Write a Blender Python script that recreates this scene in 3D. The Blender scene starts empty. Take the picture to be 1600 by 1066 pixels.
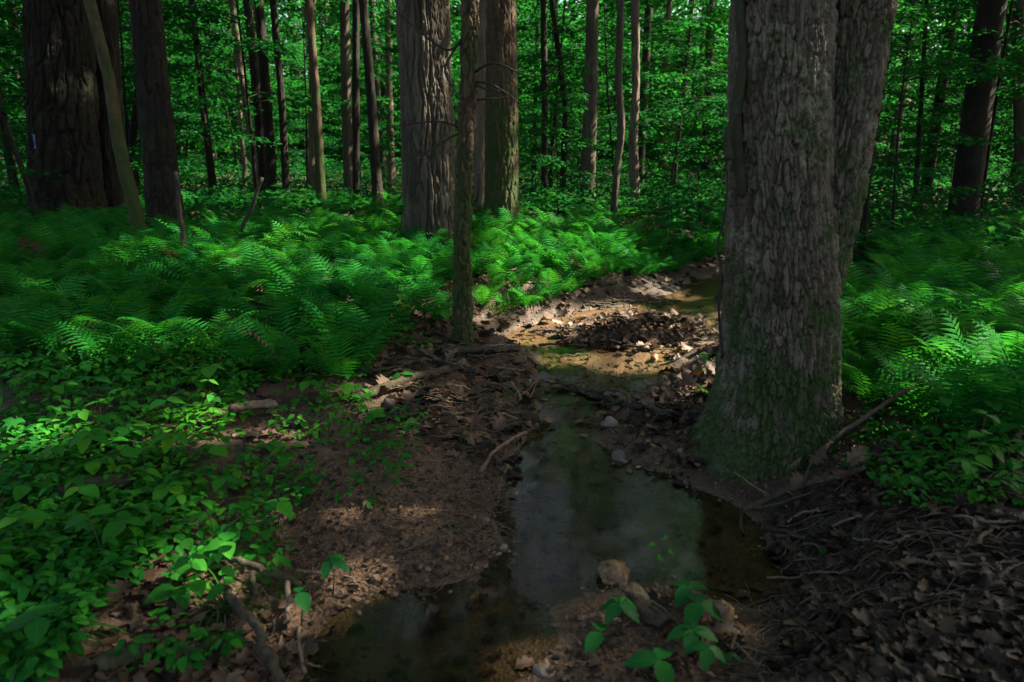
import bpy, math
import numpy as np
from math import radians, sin, cos, pi

# ---------------------------------------------------------------- camera, sky, sun, exposure
SC = bpy.context.scene
COL = SC.collection
CAM_H, PITCH, FPX = 1.4, radians(15.0), 24.0 / 36.0 * 1600.0
cam = bpy.data.cameras.new("camera"); cam.lens = 24.0; cam.sensor_width = 36.0
cam.clip_start = 0.05; cam.clip_end = 2000.0
cam_ob = bpy.data.objects.new("camera", cam); COL.objects.link(cam_ob)
cam_ob.location = (0, 0, CAM_H); cam_ob.rotation_euler = (radians(90) - PITCH, 0, 0)
cam.dof.use_dof = True; cam.dof.focus_distance = 4.4; cam.dof.aperture_fstop = 3.0
SC.camera = cam_ob

SUN = np.array([0.66, 0.15, 0.74]); SUN /= np.linalg.norm(SUN)
SUN_EL, SUN_ROT = math.asin(SUN[2]), math.atan2(SUN[0], SUN[1])
W = bpy.data.worlds.new("World"); SC.world = W; W.use_nodes = True
wn = W.node_tree.nodes; bg = wn["Background"]
sky = wn.new("ShaderNodeTexSky"); sky.sky_type = 'NISHITA'; sky.sun_disc = False
sky.sun_elevation = SUN_EL; sky.sun_rotation = SUN_ROT; sky.air_density = 0.8; sky.dust_density = 4.0; sky.ozone_density = 0.3
W.node_tree.links.new(sky.outputs[0], bg.inputs[0]); bg.inputs[1].default_value = 0.07
sl = bpy.data.lights.new("sun", 'SUN'); sl.energy = 5.0; sl.angle = radians(0.55); sl.color = (1.0, 0.93, 0.80)
so = bpy.data.objects.new("sun", sl); COL.objects.link(so)
from mathutils import Vector
so.rotation_euler = Vector(SUN).to_track_quat('Z', 'Y').to_euler(); so.location = tuple(SUN * 60)

SC.view_settings.view_transform = 'Standard'; SC.view_settings.look = 'None'
SC.view_settings.exposure = 2.5; SC.view_settings.use_white_balance = True; SC.view_settings.white_balance_temperature = 7300; SC.view_settings.white_balance_tint = 10; SC.view_settings.gamma = 1.0; SC.view_settings.use_curve_mapping = False
cy = SC.cycles
cy.max_bounces = 5; cy.diffuse_bounces = 3; cy.glossy_bounces = 2; cy.transmission_bounces = 4; cy.use_adaptive_sampling = True; cy.adaptive_threshold = 0.004; cy.use_light_tree = False
cy.transparent_max_bounces = 8; cy.caustics_reflective = False; cy.caustics_refractive = False
cy.sample_clamp_indirect = 4.0; cy.use_denoising = True

# ---------------------------------------------------------------- helpers
rng = np.random.default_rng(11)
def U(a, b, n=None): return rng.uniform(a, b, n)

def hash01(i, j, k, seed):
    h = (i.astype(np.int64) * 374761393 + j.astype(np.int64) * 668265263 + k.astype(np.int64) * 2147483647 + seed * 1274126177) & 0xFFFFFFFF
    h = ((h ^ (h >> 13)) * 1274126177) & 0xFFFFFFFF
    h = ((h ^ (h >> 16)) * 2246822519) & 0xFFFFFFFF
    return ((h ^ (h >> 15)) & 0xFFFFFF) / float(0xFFFFFF)

def vnoise(P, seed=0):
    P = np.asarray(P, float); f = np.floor(P); t = P - f; t = t * t * (3 - 2 * t); f = f.astype(np.int64)
    r = 0
    for a in (0, 1):
        for b in (0, 1):
            for c in (0, 1):
                w = (t[..., 0] if a else 1 - t[..., 0]) * (t[..., 1] if b else 1 - t[..., 1]) * (t[..., 2] if c else 1 - t[..., 2])
                r = r + w * hash01(f[..., 0] + a, f[..., 1] + b, f[..., 2] + c, seed)
    return r * 2 - 1

def fbm(P, seed=0, oct=4):
    P = np.asarray(P, float); r = 0; a = 1.0; s = 0
    for o in range(oct):
        r = r + a * vnoise(P, seed + o * 17); s += a; P = P * 2.03 + 11.7; a *= 0.5
    return r / s

def n2(x, y, sc, seed=0, oct=4):
    x, y = np.broadcast_arrays(np.asarray(x, float), np.asarray(y, float))
    return fbm(np.stack([x * sc, y * sc, np.zeros_like(x)], -1), seed, oct)

def worley(P, seed=0):
    f = np.floor(P).astype(np.int64); F1 = np.full(P.shape[:-1], 9.0); F2 = F1.copy(); idc = np.zeros_like(F1)
    for a in (-1, 0, 1):
        for b in (-1, 0, 1):
            for c in (-1, 0, 1):
                i, j, k = f[..., 0] + a, f[..., 1] + b, f[..., 2] + c
                h = hash01(i, j, k, seed)
                d = np.sqrt((i + h - P[..., 0]) ** 2 + (j + hash01(i, j, k, seed + 5) - P[..., 1]) ** 2 + (k + hash01(i, j, k, seed + 9) - P[..., 2]) ** 2)
                near = d < F1
                F2 = np.where(near, F1, np.minimum(F2, d)); idc = np.where(near, h, idc); F1 = np.where(near, d, F1)
    return F1, F2, idc

def sstep(a, b, x):
    t = np.clip((x - a) / (b - a), 0, 1); return t * t * (3 - 2 * t)

def make_mesh(name, V, tris=None, quads=None, mat=None, smooth=True, attrs=None):
    me = bpy.data.meshes.new(name)
    V = np.asarray(V, np.float32).reshape(-1, 3)
    nt = 0 if tris is None else len(tris); nq = 0 if quads is None else len(quads)
    me.vertices.add(len(V)); me.vertices.foreach_set("co", V.ravel())
    idx = []; st = []; s = 0
    if nt: idx.append(np.asarray(tris, np.int32).ravel()); st.append(np.arange(nt) * 3); s = nt * 3
    if nq: idx.append(np.asarray(quads, np.int32).ravel()); st.append(s + np.arange(nq) * 4)
    idx = np.concatenate(idx); st = np.concatenate(st).astype(np.int32)
    me.loops.add(len(idx)); me.loops.foreach_set("vertex_index", idx)
    me.polygons.add(nt + nq); me.polygons.foreach_set("loop_start", st)
    me.update(calc_edges=True)
    me.polygons.foreach_set("use_smooth", np.full(nt + nq, smooth, dtype=bool))
    if attrs:
        for k, v in attrs.items():
            a = me.attributes.new(k, 'FLOAT', 'POINT'); a.data.foreach_set("value", np.asarray(v, np.float32).ravel())
    if mat: me.materials.append(mat)
    return me

def obj(name, me, parent=None, loc=None, rot=None, scale=None):
    o = bpy.data.objects.new(name, me); COL.objects.link(o)
    if parent is not None: o.parent = parent
    if loc is not None: o.location = [float(c) for c in loc]
    if rot is not None: o.rotation_euler = [float(c) for c in rot]
    if scale is not None: o.scale = (scale,) * 3 if np.isscalar(scale) else scale
    return o

def tag(o, label=None, cat=None, group=None, kind=None):
    if label: o["label"] = label
    if cat: o["category"] = cat
    if group: o["group"] = group
    if kind: o["kind"] = kind
    return o

def frames(d, n):
    """rotation matrices whose local +Y is d and whose local +Z is close to n (arrays n x 3)"""
    d = d / np.linalg.norm(d, axis=-1, keepdims=True)
    x = np.cross(d, n); x /= np.maximum(np.linalg.norm(x, axis=-1, keepdims=True), 1e-6)
    z = np.cross(x, d)
    return np.stack([x, d, z], -1)

def place(T, pos, R, S):
    """copies of a template (V, tris) at pos with rotation R and size S, as one vertex and triangle array"""
    tv, tf = T; n = len(pos)
    S = np.asarray(S, float); S = S[:, None, None] if S.ndim == 1 else S[:, None, :]
    V = np.einsum('nij,nkj->nki', R, tv[None] * S) + pos[:, None, :]
    F = tf[None] + (np.arange(n) * len(tv))[:, None, None]
    return V.reshape(-1, 3), F.reshape(-1, 3)

def join(parts):
    V = []; F = []; o = 0
    for v, f in parts:
        V.append(v); F.append(f + o); o += len(v)
    return np.concatenate(V), np.concatenate(F)

def tube(path, rad, nu=6, seed=0, rough=0.0):
    path = np.asarray(path, float); n = len(path); rad = np.broadcast_to(np.asarray(rad, float), (n,))
    t = np.gradient(path, axis=0); t /= np.maximum(np.linalg.norm(t, axis=1, keepdims=True), 1e-9)
    ref = np.array([0.0, 0, 1]) if abs(t[:, 2]).mean() < 0.8 else np.array([1.0, 0, 0])
    a = np.cross(t, ref); a /= np.maximum(np.linalg.norm(a, axis=1, keepdims=True), 1e-9); b = np.cross(t, a)
    th = np.arange(nu) / nu * 2 * pi
    r = rad[:, None] * np.ones(nu)
    if rough: r = r * (1 + rough * np.random.default_rng(seed).uniform(-1, 1, r.shape))
    V = path[:, None] + r[..., None] * (a[:, None] * np.cos(th)[None, :, None] + b[:, None] * np.sin(th)[None, :, None])
    i = np.arange(n - 1)[:, None] * nu; j = np.arange(nu)[None]; k = (j + 1) % nu
    A, B, C, D = i + j, i + k, i + nu + k, i + nu + j
    F = np.concatenate([np.stack([A, B, C], -1).reshape(-1, 3), np.stack([A, C, D], -1).reshape(-1, 3)])
    V = V.reshape(-1, 3); c0, c1 = len(V), len(V) + 1
    V = np.concatenate([V, path[:1], path[-1:]])
    e = np.arange(nu); e2 = (e + 1) % nu
    F = np.concatenate([F, np.stack([np.full(nu, c0), e2, e], -1), np.stack([np.full(nu, c1), (n - 1) * nu + e, (n - 1) * nu + e2], -1)])
    return V, F

def ray(u, v):
    a, b = (u - 800) / FPX, (533 - v) / FPX
    return np.array([a, cos(PITCH) + sin(PITCH) * b, -sin(PITCH) + cos(PITCH) * b])
def on_z(u, v, z=0.0):
    d = ray(u, v); return np.array([0, 0, CAM_H]) + d * ((z - CAM_H) / d[2])
def at_y(u, v, y):
    d = ray(u, v); return np.array([0, 0, CAM_H]) + d * (y / d[1])

# ---------------------------------------------------------------- materials
def mat_new(name):
    m = bpy.data.materials.new(name); m.use_nodes = True; nt = m.node_tree
    for n in list(nt.nodes): nt.nodes.remove(n)
    return m, nt, nt.nodes.new("ShaderNodeOutputMaterial")
def N(nt, t, **kw):
    n = nt.nodes.new(t)
    for k, v in kw.items():
        if k in n.inputs.keys(): n.inputs[k].default_value = v
        else: setattr(n, k, v)
    return n
def ramp(nt, fac, stops):
    r = nt.nodes.new("ShaderNodeValToRGB"); e = r.color_ramp.elements
    while len(e) < len(stops): e.new(0.5)
    for el, (p, c) in zip(e, stops): el.position = p; el.color = (*c, 1)
    nt.links.new(fac, r.inputs[0]); return r.outputs[0]
def mixc(nt, fac, a, b, mode='MIX'):
    m = nt.nodes.new("ShaderNodeMix"); m.data_type = 'RGBA'; m.blend_type = mode
    L = nt.links.new
    for sock, v in ((m.inputs[0], fac), (m.inputs[6], a), (m.inputs[7], b)):
        if hasattr(v, "is_output"): L(v, sock)
        else: sock.default_value = v if np.isscalar(v) else (*v, 1)
    return m.outputs[2]
def mth(nt, op, a, b=0.0, clamp=False):
    m = nt.nodes.new("ShaderNodeMath"); m.operation = op; m.use_clamp = clamp
    for s, v in ((m.inputs[0], a), (m.inputs[1], b)):
        if hasattr(v, "is_output"): nt.links.new(v, s)
        else: s.default_value = v
    return m.outputs[0]
def noise(nt, vec, scale, detail=5, rough=0.55):
    n = N(nt, "ShaderNodeTexNoise", Scale=scale, Detail=detail, Roughness=rough)
    if vec is not None: nt.links.new(vec, n.inputs["Vector"])
    return n.outputs[0]

def leaf_mat(name, cols, trans=0.45, rough=0.6, spec=0.03, tcol=1.5, veins=False):
    m, nt, out = mat_new(name); L = nt.links.new
    g = nt.nodes.new("ShaderNodeNewGeometry"); oi = nt.nodes.new("ShaderNodeObjectInfo")
    r = mth(nt, 'FRACT', mth(nt, 'ADD', g.outputs["Random Per Island"], oi.outputs["Random"]))
    big = noise(nt, g.outputs["Position"], 0.9, 2)
    f = mth(nt, 'ADD', mth(nt, 'MULTIPLY', r, 0.6), mth(nt, 'MULTIPLY', mth(nt, 'SUBTRACT', big, 0.3), 1.0), True)
    k = len(cols); c = ramp(nt, f, [(i / (k - 1), cc) for i, cc in enumerate(cols)])
    fine = noise(nt, g.outputs["Position"], 60.0, 3)
    c = mixc(nt, mth(nt, 'MULTIPLY', fine, 0.5), c, (0.35, 0.45, 0.35), 'MULTIPLY')
    if veins:      # midrib and side veins in the leaf's own coordinates
        tc = nt.nodes.new("ShaderNodeTexCoord"); sx = nt.nodes.new("ShaderNodeSeparateXYZ"); L(tc.outputs["Object"], sx.inputs[0])
        ax = mth(nt, 'ABSOLUTE', sx.outputs[0]); vv = mth(nt, 'FRACT', mth(nt, 'MULTIPLY', mth(nt, 'SUBTRACT', sx.outputs[1], mth(nt, 'MULTIPLY', ax, 0.9)), 8.0))
        line = mth(nt, 'MAXIMUM', mth(nt, 'LESS_THAN', vv, 0.10), mth(nt, 'LESS_THAN', ax, 0.012))
        c = mixc(nt, mth(nt, 'MULTIPLY', line, 0.35), c, (0.06, 0.20, 0.05))
    p = N(nt, "ShaderNodeBsdfPrincipled", Roughness=rough); p.inputs["Specular IOR Level"].default_value = spec
    L(c, p.inputs["Base Color"])
    t = nt.nodes.new("ShaderNodeBsdfTranslucent")
    L(mixc(nt, 1.0, c, (tcol * 1.25, tcol, tcol * 0.5), 'MULTIPLY'), t.inputs[0])
    mx = N(nt, "ShaderNodeMixShader"); mx.inputs[0].default_value = trans
    L(p.outputs[0], mx.inputs[1]); L(t.outputs[0], mx.inputs[2]); L(mx.outputs[0], out.inputs[0])
    return m

M = {}
M['canopy'] = leaf_mat("canopy_leaf", [(0.004, 0.100, 0.030), (0.009, 0.145, 0.034), (0.026, 0.185, 0.030)], 0.5)
M['understory'] = leaf_mat("understory_leaf", [(0.003, 0.066, 0.022), (0.006, 0.105, 0.028), (0.020, 0.150, 0.022)], 0.5)
M['fern'] = leaf_mat("fern_frond", [(0.003, 0.10, 0.028), (0.010, 0.18, 0.032), (0.022, 0.21, 0.030), (0.06, 0.235, 0.022)], 0.45, 0.5)
M['herb'] = leaf_mat("herb_leaf", [(0.004, 0.085, 0.016), (0.012, 0.165, 0.022), (0.030, 0.235, 0.020), (0.095, 0.29, 0.016)], 0.38, 0.5, 0.12, veins=True)
M['creeper'] = leaf_mat("creeper_leaf", [(0.006, 0.10, 0.026), (0.010, 0.14, 0.03), (0.02, 0.17, 0.02)], 0.3, 0.45, 0.18, veins=True)
M['grass'] = leaf_mat("grass_blade", [(0.012, 0.10, 0.014), (0.03, 0.15, 0.012), (0.06, 0.18, 0.014)], 0.35, 0.45)
M['dead'] = leaf_mat("dead_leaf", [(0.038, 0.023, 0.016), (0.090, 0.053, 0.036), (0.165, 0.103, 0.072), (0.23, 0.16, 0.12)], 0.12, 0.55, 0.3, 1.0)
M['deadwet'] = leaf_mat("wet_dead_leaf", [(0.012, 0.009, 0.008), (0.03, 0.021, 0.017), (0.075, 0.052, 0.040)], 0.06, 0.5, 0.2, 1.0)

def bark_mat(name, c1, c2, lichen, moss_h=0.5, moss=0.6, lich=0.35, sc=1.0, rough=0.85):
    m, nt, out = mat_new(name); L = nt.links.new
    tc = nt.nodes.new("ShaderNodeTexCoord"); P = tc.outputs["Object"]
    mp = nt.nodes.new("ShaderNodeMapping"); L(P, mp.inputs[0]); mp.inputs["Scale"].default_value = (1, 1, 0.18)
    streak = noise(nt, mp.outputs[0], 26 * sc, 6, 0.65)
    pa = nt.nodes.new('ShaderNodeAttribute'); pa.attribute_name = 'plate'
    c = ramp(nt, mth(nt, 'ADD', mth(nt, 'MULTIPLY', streak, 0.7), mth(nt, 'MULTIPLY', pa.outputs['Fac'], 0.32)), [(0.28, c1), (0.72, c2)])
    patch = noise(nt, P, 3.2, 5, 0.6); fine = noise(nt, P, 38, 4, 0.7)
    lf = mth(nt, 'MULTIPLY', ramp(nt, patch, [(0.45, (0, 0, 0)), (0.62, (1, 1, 1))]), ramp(nt, fine, [(0.46, (0, 0, 0)), (0.56, (1, 1, 1))]))
    c = mixc(nt, mth(nt, 'MULTIPLY', lf, lich), c, lichen)
    sx = nt.nodes.new("ShaderNodeSeparateXYZ"); L(P, sx.inputs[0])
    hm = mth(nt, 'SUBTRACT', 1.0, mth(nt, 'DIVIDE', sx.outputs[2], moss_h), True)
    mf = mth(nt, 'MULTIPLY', ramp(nt, mth(nt, 'ADD', noise(nt, P, 4.5, 6, 0.65), mth(nt, 'MULTIPLY', hm, 0.22)), [(0.52, (0, 0, 0)), (0.66, (1, 1, 1))]), moss)
    c = mixc(nt, mf, c, (0.020, 0.058, 0.008))
    p = N(nt, "ShaderNodeBsdfPrincipled", Roughness=rough); p.inputs["Specular IOR Level"].default_value = 0.25
    L(c, p.inputs["Base Color"])
    b = N(nt, "ShaderNodeBump", Strength=0.9, Distance=0.015)
    L(mth(nt, 'ADD', streak, mth(nt, 'MULTIPLY', fine, 0.5)), b.inputs["Height"]); L(b.outputs[0], p.inputs["Normal"])
    L(p.outputs[0], out.inputs[0]); return m
M['bark_big'] = bark_mat("bark_shaggy", (0.030, 0.024, 0.016), (0.160, 0.135, 0.098), (0.20, 0.23, 0.15), 1.0, 0.8, 0.75)
M['bark_ridge'] = bark_mat("bark_ridged", (0.030, 0.025, 0.018), (0.105, 0.088, 0.068), (0.12, 0.135, 0.10), 0.4, 0.3, 0.35)
M['bark_moss'] = bark_mat("bark_mossy", (0.034, 0.023, 0.014), (0.105, 0.074, 0.046), (0.10, 0.11, 0.055), 2.5, 0.7, 0.4)
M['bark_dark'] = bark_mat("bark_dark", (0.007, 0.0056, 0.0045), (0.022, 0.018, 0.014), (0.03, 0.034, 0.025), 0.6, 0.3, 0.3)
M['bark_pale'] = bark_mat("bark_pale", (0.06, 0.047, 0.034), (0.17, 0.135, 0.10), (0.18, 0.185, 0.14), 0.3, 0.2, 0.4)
M['stick'] = bark_mat("stick_bark", (0.045, 0.032, 0.024), (0.16, 0.12, 0.09), (0.20, 0.20, 0.15), -1, 0.15, 0.3, 2.0)
M['stickpale'] = bark_mat("stick_pale", (0.13, 0.09, 0.06), (0.32, 0.24, 0.18), (0.36, 0.36, 0.30), -1, 0.0, 0.2, 2.0)
M['stickdark'] = bark_mat("stick_dark", (0.02, 0.016, 0.014), (0.075, 0.058, 0.048), (0.12, 0.12, 0.10), -1, 0.1, 0.2, 2.0, 0.6)

def ground_material():
    m, nt, out = mat_new("forest_soil"); L = nt.links.new
    g = nt.nodes.new("ShaderNodeNewGeometry"); P = g.outputs["Position"]
    def A(nm): a = nt.nodes.new("ShaderNodeAttribute"); a.attribute_name = nm; return a.outputs["Fac"]
    base = ramp(nt, noise(nt, P, 5.5, 8, 0.65), [(0.3, (0.020, 0.013, 0.009)), (0.55, (0.070, 0.041, 0.028)), (0.75, (0.125, 0.078, 0.053))])
    v = N(nt, "ShaderNodeTexVoronoi", Scale=85.0); L(P, v.inputs["Vector"])
    grit = ramp(nt, v.outputs["Color"], [(0.1, (0.042, 0.022, 0.014)), (0.5, (0.105, 0.057, 0.034)), (0.9, (0.20, 0.118, 0.066))])
    c = mixc(nt, mth(nt, 'MULTIPLY', A("gravel"), 0.85), base, grit)
    bed = ramp(nt, noise(nt, P, 9, 6, 0.6), [(0.30, (0.050, 0.033, 0.019)), (0.5, (0.105, 0.069, 0.040)), (0.72, (0.15, 0.102, 0.063))])
    c = mixc(nt, A("wet"), c, bed)
    c = mixc(nt, mth(nt, 'MULTIPLY', mth(nt, 'MULTIPLY', A("damp"), mth(nt, 'SUBTRACT', 1.0, A("wet"))), 0.35), c, (0.026, 0.017, 0.011))
    # dark, silty humus on the washed lower bank
    c = mixc(nt, mth(nt, 'MULTIPLY', A("humus"), 0.85), c, (0.016, 0.012, 0.010))
    p = N(nt, "ShaderNodeBsdfPrincipled"); L(c, p.inputs["Base Color"])
    L(mth(nt, 'SUBTRACT', 0.9, mth(nt, 'MULTIPLY', mth(nt, 'ADD', A("wet"), mth(nt, 'MULTIPLY', A("humus"), 0.6)), 0.35)), p.inputs["Roughness"])
    b = N(nt, "ShaderNodeBump", Strength=0.7, Distance=0.02)
    L(mth(nt, 'ADD', noise(nt, P, 22, 6, 0.7), mth(nt, 'MULTIPLY', v.outputs["Distance"], 0.5)), b.inputs["Height"]); L(b.outputs[0], p.inputs["Normal"])
    L(p.outputs[0], out.inputs[0]); return m
M['ground'] = ground_material()

def water_material():
    m, nt, out = mat_new("creek_water"); L = nt.links.new
    g = nt.nodes.new("ShaderNodeNewGeometry"); P = g.outputs["Position"]
    mp = nt.nodes.new("ShaderNodeMapping"); L(P, mp.inputs[0]); mp.inputs["Scale"].default_value = (1.0, 0.6, 1.0); mp.inputs["Rotation"].default_value = (0, 0, 0.3)
    b = N(nt, "ShaderNodeBump", Strength=0.12, Distance=0.02)
    L(mth(nt, 'ADD', noise(nt, mp.outputs[0], 7, 2, 0.5), mth(nt, 'MULTIPLY', noise(nt, mp.outputs[0], 26, 2, 0.5), 0.12)), b.inputs["Height"])
    fr = N(nt, "ShaderNodeFresnel", IOR=1.33); L(b.outputs[0], fr.inputs["Normal"])
    gl = N(nt, "ShaderNodeBsdfGlossy", Roughness=0.11); L(b.outputs[0], gl.inputs["Normal"])
    tr = N(nt, "ShaderNodeBsdfTransparent"); tr.inputs[0].default_value = (0.93, 0.86, 0.75, 1)
    mx = N(nt, "ShaderNodeMixShader"); L(fr.outputs[0], mx.inputs[0]); L(tr.outputs[0], mx.inputs[1]); L(gl.outputs[0], mx.inputs[2])
    L(mx.outputs[0], out.inputs[0]); return m
M['water'] = water_material()

def stone_mat(name, stops, rough=0.7, sc=14, rw=0.6, nw=0.5):
    m, nt, out = mat_new(name); L = nt.links.new
    tc = nt.nodes.new("ShaderNodeTexCoord"); g = nt.nodes.new("ShaderNodeNewGeometry"); oi = nt.nodes.new("ShaderNodeObjectInfo")
    r = mth(nt, 'FRACT', mth(nt, 'ADD', g.outputs["Random Per Island"], oi.outputs["Random"]))
    nz = noise(nt, g.outputs["Position"], sc, 6, 0.7)
    c = ramp(nt, mth(nt, 'ADD', mth(nt, 'MULTIPLY', r, rw), mth(nt, 'MULTIPLY', nz, nw), True), stops)
    p = N(nt, "ShaderNodeBsdfPrincipled", Roughness=rough); L(c, p.inputs["Base Color"])
    b = N(nt, "ShaderNodeBump", Strength=0.6, Distance=0.006); L(noise(nt, g.outputs["Position"], 70, 5, 0.7), b.inputs["Height"]); L(b.outputs[0], p.inputs["Normal"])
    L(p.outputs[0], out.inputs[0]); return m
M['pebble'] = stone_mat("pebble", [(0.15, (0.026, 0.016, 0.011)), (0.4, (0.070, 0.042, 0.025)), (0.65, (0.125, 0.075, 0.040)), (0.88, (0.19, 0.125, 0.075)), (0.98, (0.32, 0.26, 0.20))], 0.6)
M['quartz'] = stone_mat("orange_stone", [(0.2, (0.05, 0.025, 0.010)), (0.5, (0.17, 0.085, 0.028)), (0.75, (0.27, 0.165, 0.075)), (0.95, (0.36, 0.27, 0.17))], 0.5, 34)
M['orange'] = stone_mat('banded_orange_stone', [(0.30, (0.035, 0.018, 0.008)), (0.46, (0.12, 0.068, 0.030)), (0.58, (0.20, 0.125, 0.062)), (0.75, (0.31, 0.235, 0.16))], 0.45, 32, 0.0, 1.0)
M['greystone'] = stone_mat("grey_stone", [(0.2, (0.05, 0.042, 0.036)), (0.5, (0.13, 0.105, 0.085)), (0.85, (0.24, 0.20, 0.165))], 0.6, 20)
def flat_mat(name, col, rough=0.6):
    m, nt, out = mat_new(name); p = N(nt, "ShaderNodeBsdfPrincipled", Roughness=rough)
    g = nt.nodes.new("ShaderNodeNewGeometry")
    nt.links.new(mixc(nt, noise(nt, g.outputs["Position"], 45, 4), [c * 0.6 for c in col], col), p.inputs["Base Color"])
    nt.links.new(p.outputs[0], out.inputs[0]); return m
M['blaze'] = flat_mat("blue_blaze_paint", (0.07, 0.24, 0.42))
M['stem'] = flat_mat("green_stem", (0.022, 0.06, 0.014))
M['petal'] = flat_mat("white_petal", (0.75, 0.75, 0.70))

# ---------------------------------------------------------------- terrain and stream
def wl(x, y):   # water level, rising upstream over small steps
    return 0.022 * sstep(3.45, 3.8, y) + 0.02 * sstep(4.05, 4.3, y + 0.25 * (x - 0.3)) + 0.04 * sstep(5.2, 6.1, y) + 0.06 * sstep(6.5, 12, y)
WET = [(440,1140),(470,1066),(480,1010),(520,960),(600,932),(690,918),(765,893),(788,860),(778,800),(790,750),(800,710),(815,685),(852,662),(838,632),(800,606),
       (838,582),(846,555),(800,535),(775,525),(815,508),(850,497),(900,486),(960,482),(1010,470),(1055,455),(1070,442),(1110,428),(1180,412),(1260,402),
       (1300,425),(1150,462),(1110,474),(1128,492),(1126,515),(1110,530),(1075,540),(1058,560),(1062,585),(1030,608),(980,632),(945,645),(930,665),(935,690),(965,712),(1005,733),
       (1060,745),(1095,765),(1150,790),(1165,800),(1205,840),(1245,885),(1250,935),(1200,958),(1160,955),(1100,932),(1030,925),(960,932),(900,935),(862,955),(858,990),(840,1030),(810,1066),(800,1140)]
BAR = [(835,517),(880,502),(960,494),(1040,488),(1098,496),(1105,510),(1085,526),(1010,545),(930,540),(880,528)]
def poly_w(px): return np.array([on_z(u, v, float(wl(*on_z(u, v, 0.0)[:2])))[:2] for u, v in px])
WETW, BARW = poly_w(WET), poly_w(BAR)
def sdf(x, y, P):
    x = np.asarray(x, float); y = np.asarray(y, float); d = np.full(x.shape, 1e9); ins = np.zeros(x.shape, bool)
    for a, b in zip(P, np.roll(P, -1, 0)):
        e = b - a; wx, wy = x - a[0], y - a[1]
        t = np.clip((wx * e[0] + wy * e[1]) / (e @ e), 0, 1)
        d = np.minimum(d, (wx - t * e[0]) ** 2 + (wy - t * e[1]) ** 2)
        c = ((a[1] > y) != (b[1] > y))
        with np.errstate(divide='ignore', invalid='ignore'):
            ins ^= c & (x < (b[0] - a[0]) * (y - a[1]) / (b[1] - a[1]) + a[0])
    d = np.sqrt(d); return np.where(ins, -d, d)
SILL = poly_w([(862, 597), (905, 612), (950, 626), (1010, 640), (1090, 645)])
def creek_sd(x, y):
    x = np.asarray(x, float); y = np.asarray(y, float)
    jit = 0.06 * n2(x, y, 4, 3, 3) + 0.03 * n2(x, y, 14, 8, 2)
    xw, yw = x + jit, y - jit
    return np.maximum(sdf(xw, yw, WETW), -sdf(xw, yw, BARW))
TREE = at_y(1205, 740, 3.02)            # where the large tree stands on the right bank
def height(x, y):
    x = np.asarray(x, float); y = np.asarray(y, float)
    sd = creek_sd(x, y); w = wl(x, y); near = np.exp(-((x) ** 2 + (y - 3) ** 2) / 200)
    s = np.maximum(sd, 0)
    left = sstep(0.35, -0.25, x - 0.1 * (y - 2)) * sstep(4.9, 3.7, y)                    # gravel bar left of the stream
    k = 0.55 + 1.5 * left
    h = 0.34 * (1 - np.exp(-s / k)) 
    h += 0.08 * sstep(0.08, 0.55, s) * sstep(4.9, 5.6, y) * sstep(1.9, 0.9, x - 0.25 * (y - 5))   # cut bank upstream
    h += 0.09 * sstep(0.06, 0.30, s) * sstep(0.6, 0.95, x) * sstep(2.9, 2.4, y)            # washed-out bank lower right
    h += 0.04 * sstep(0.9, 2.2, x) * sstep(2.8, 2.0, y)
    h -= 0.16 * np.exp(-((x - 0.35) ** 2 / 0.5 + (y - 1.55) ** 2 / 0.10)) * sstep(0.02, 0.1, s)   # low gravel spit before the camera
    h -= 0.09 * np.exp(-((x - TREE[0] + .05) ** 2 + (y - TREE[1] + .15) ** 2) / 0.22) * sstep(0, .2, s)
    h += 0.025 * n2(x, y, 2.1, 21, 4) * sstep(0.05, 0.5, s) + 0.012 * n2(x, y, 11, 31, 3) * sstep(-0.02, 0.1, sd)
    h += (0.010 * n2(x, y, 26, 33, 2)) * sstep(0.0, 0.08, s) * near
    h = np.where(sd > 0, np.maximum(h, 0.03 * sstep(0, .2, s) + .006 * n2(x, y, 9, 35, 2) * sstep(0, .1, s)), h)
    h = h * (1 - .45 * np.exp(-((x - 1.5) / .9) ** 2) * sstep(5.6, 6.2, y) * sstep(.9, .3, s))
    h = h * np.where(sd > 0, 1 - .5 * sstep(.06, -.04, sdf(x, y, BARW)), 1)
    far = sstep(7, 30, np.hypot(x, y))
    h += 12 * sstep(48, 130, np.hypot(x, y)) + far * (0.35 * n2(x, y, 0.06, 41, 3) + 0.02 * np.maximum(x - 6, 0) ** 1.2 * 0.5 + 0.006 * np.maximum(-x - 6, 0))
    rd = np.full(x.shape, 9.0)
    for a_, b_ in zip(SILL[:-1], SILL[1:]):
        e_ = b_ - a_; t_ = np.clip(((x - a_[0]) * e_[0] + (y - a_[1]) * e_[1]) / (e_ @ e_), 0, 1); rd = np.minimum(rd, np.hypot(x - a_[0] - t_ * e_[0], y - a_[1] - t_ * e_[1]))
    dep = np.clip(-sd, 0, 0.35)
    bed = -0.17 * dep + 0.010 * n2(x, y, 7, 51, 4) * sstep(0, .08, dep)
    sill = np.exp(-(rd / .07) ** 2) * (.03 + .02 * n2(x, y, 13, 77, 2))
    return w + np.where(sd > 0, h, np.minimum(bed, 0.006)) + sill
def ground_at(u, v, lift=0.0):
    d = ray(u, v); o = np.array([0, 0, CAM_H]); t = np.concatenate([np.linspace(0.8, 12, 700), np.linspace(12.05, 90, 900)])
    p = o + d * t[:, None]; g = p[:, 2] - height(p[:, 0], p[:, 1]) - lift
    i = int(np.argmax(g < 0)); 
    if g[i] >= 0: i = len(t) - 1
    q = p[i]; return np.array([q[0], q[1], float(height(q[0], q[1]))])
def hz(x, y): return float(height(np.array([x]), np.array([y]))[0])

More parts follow.
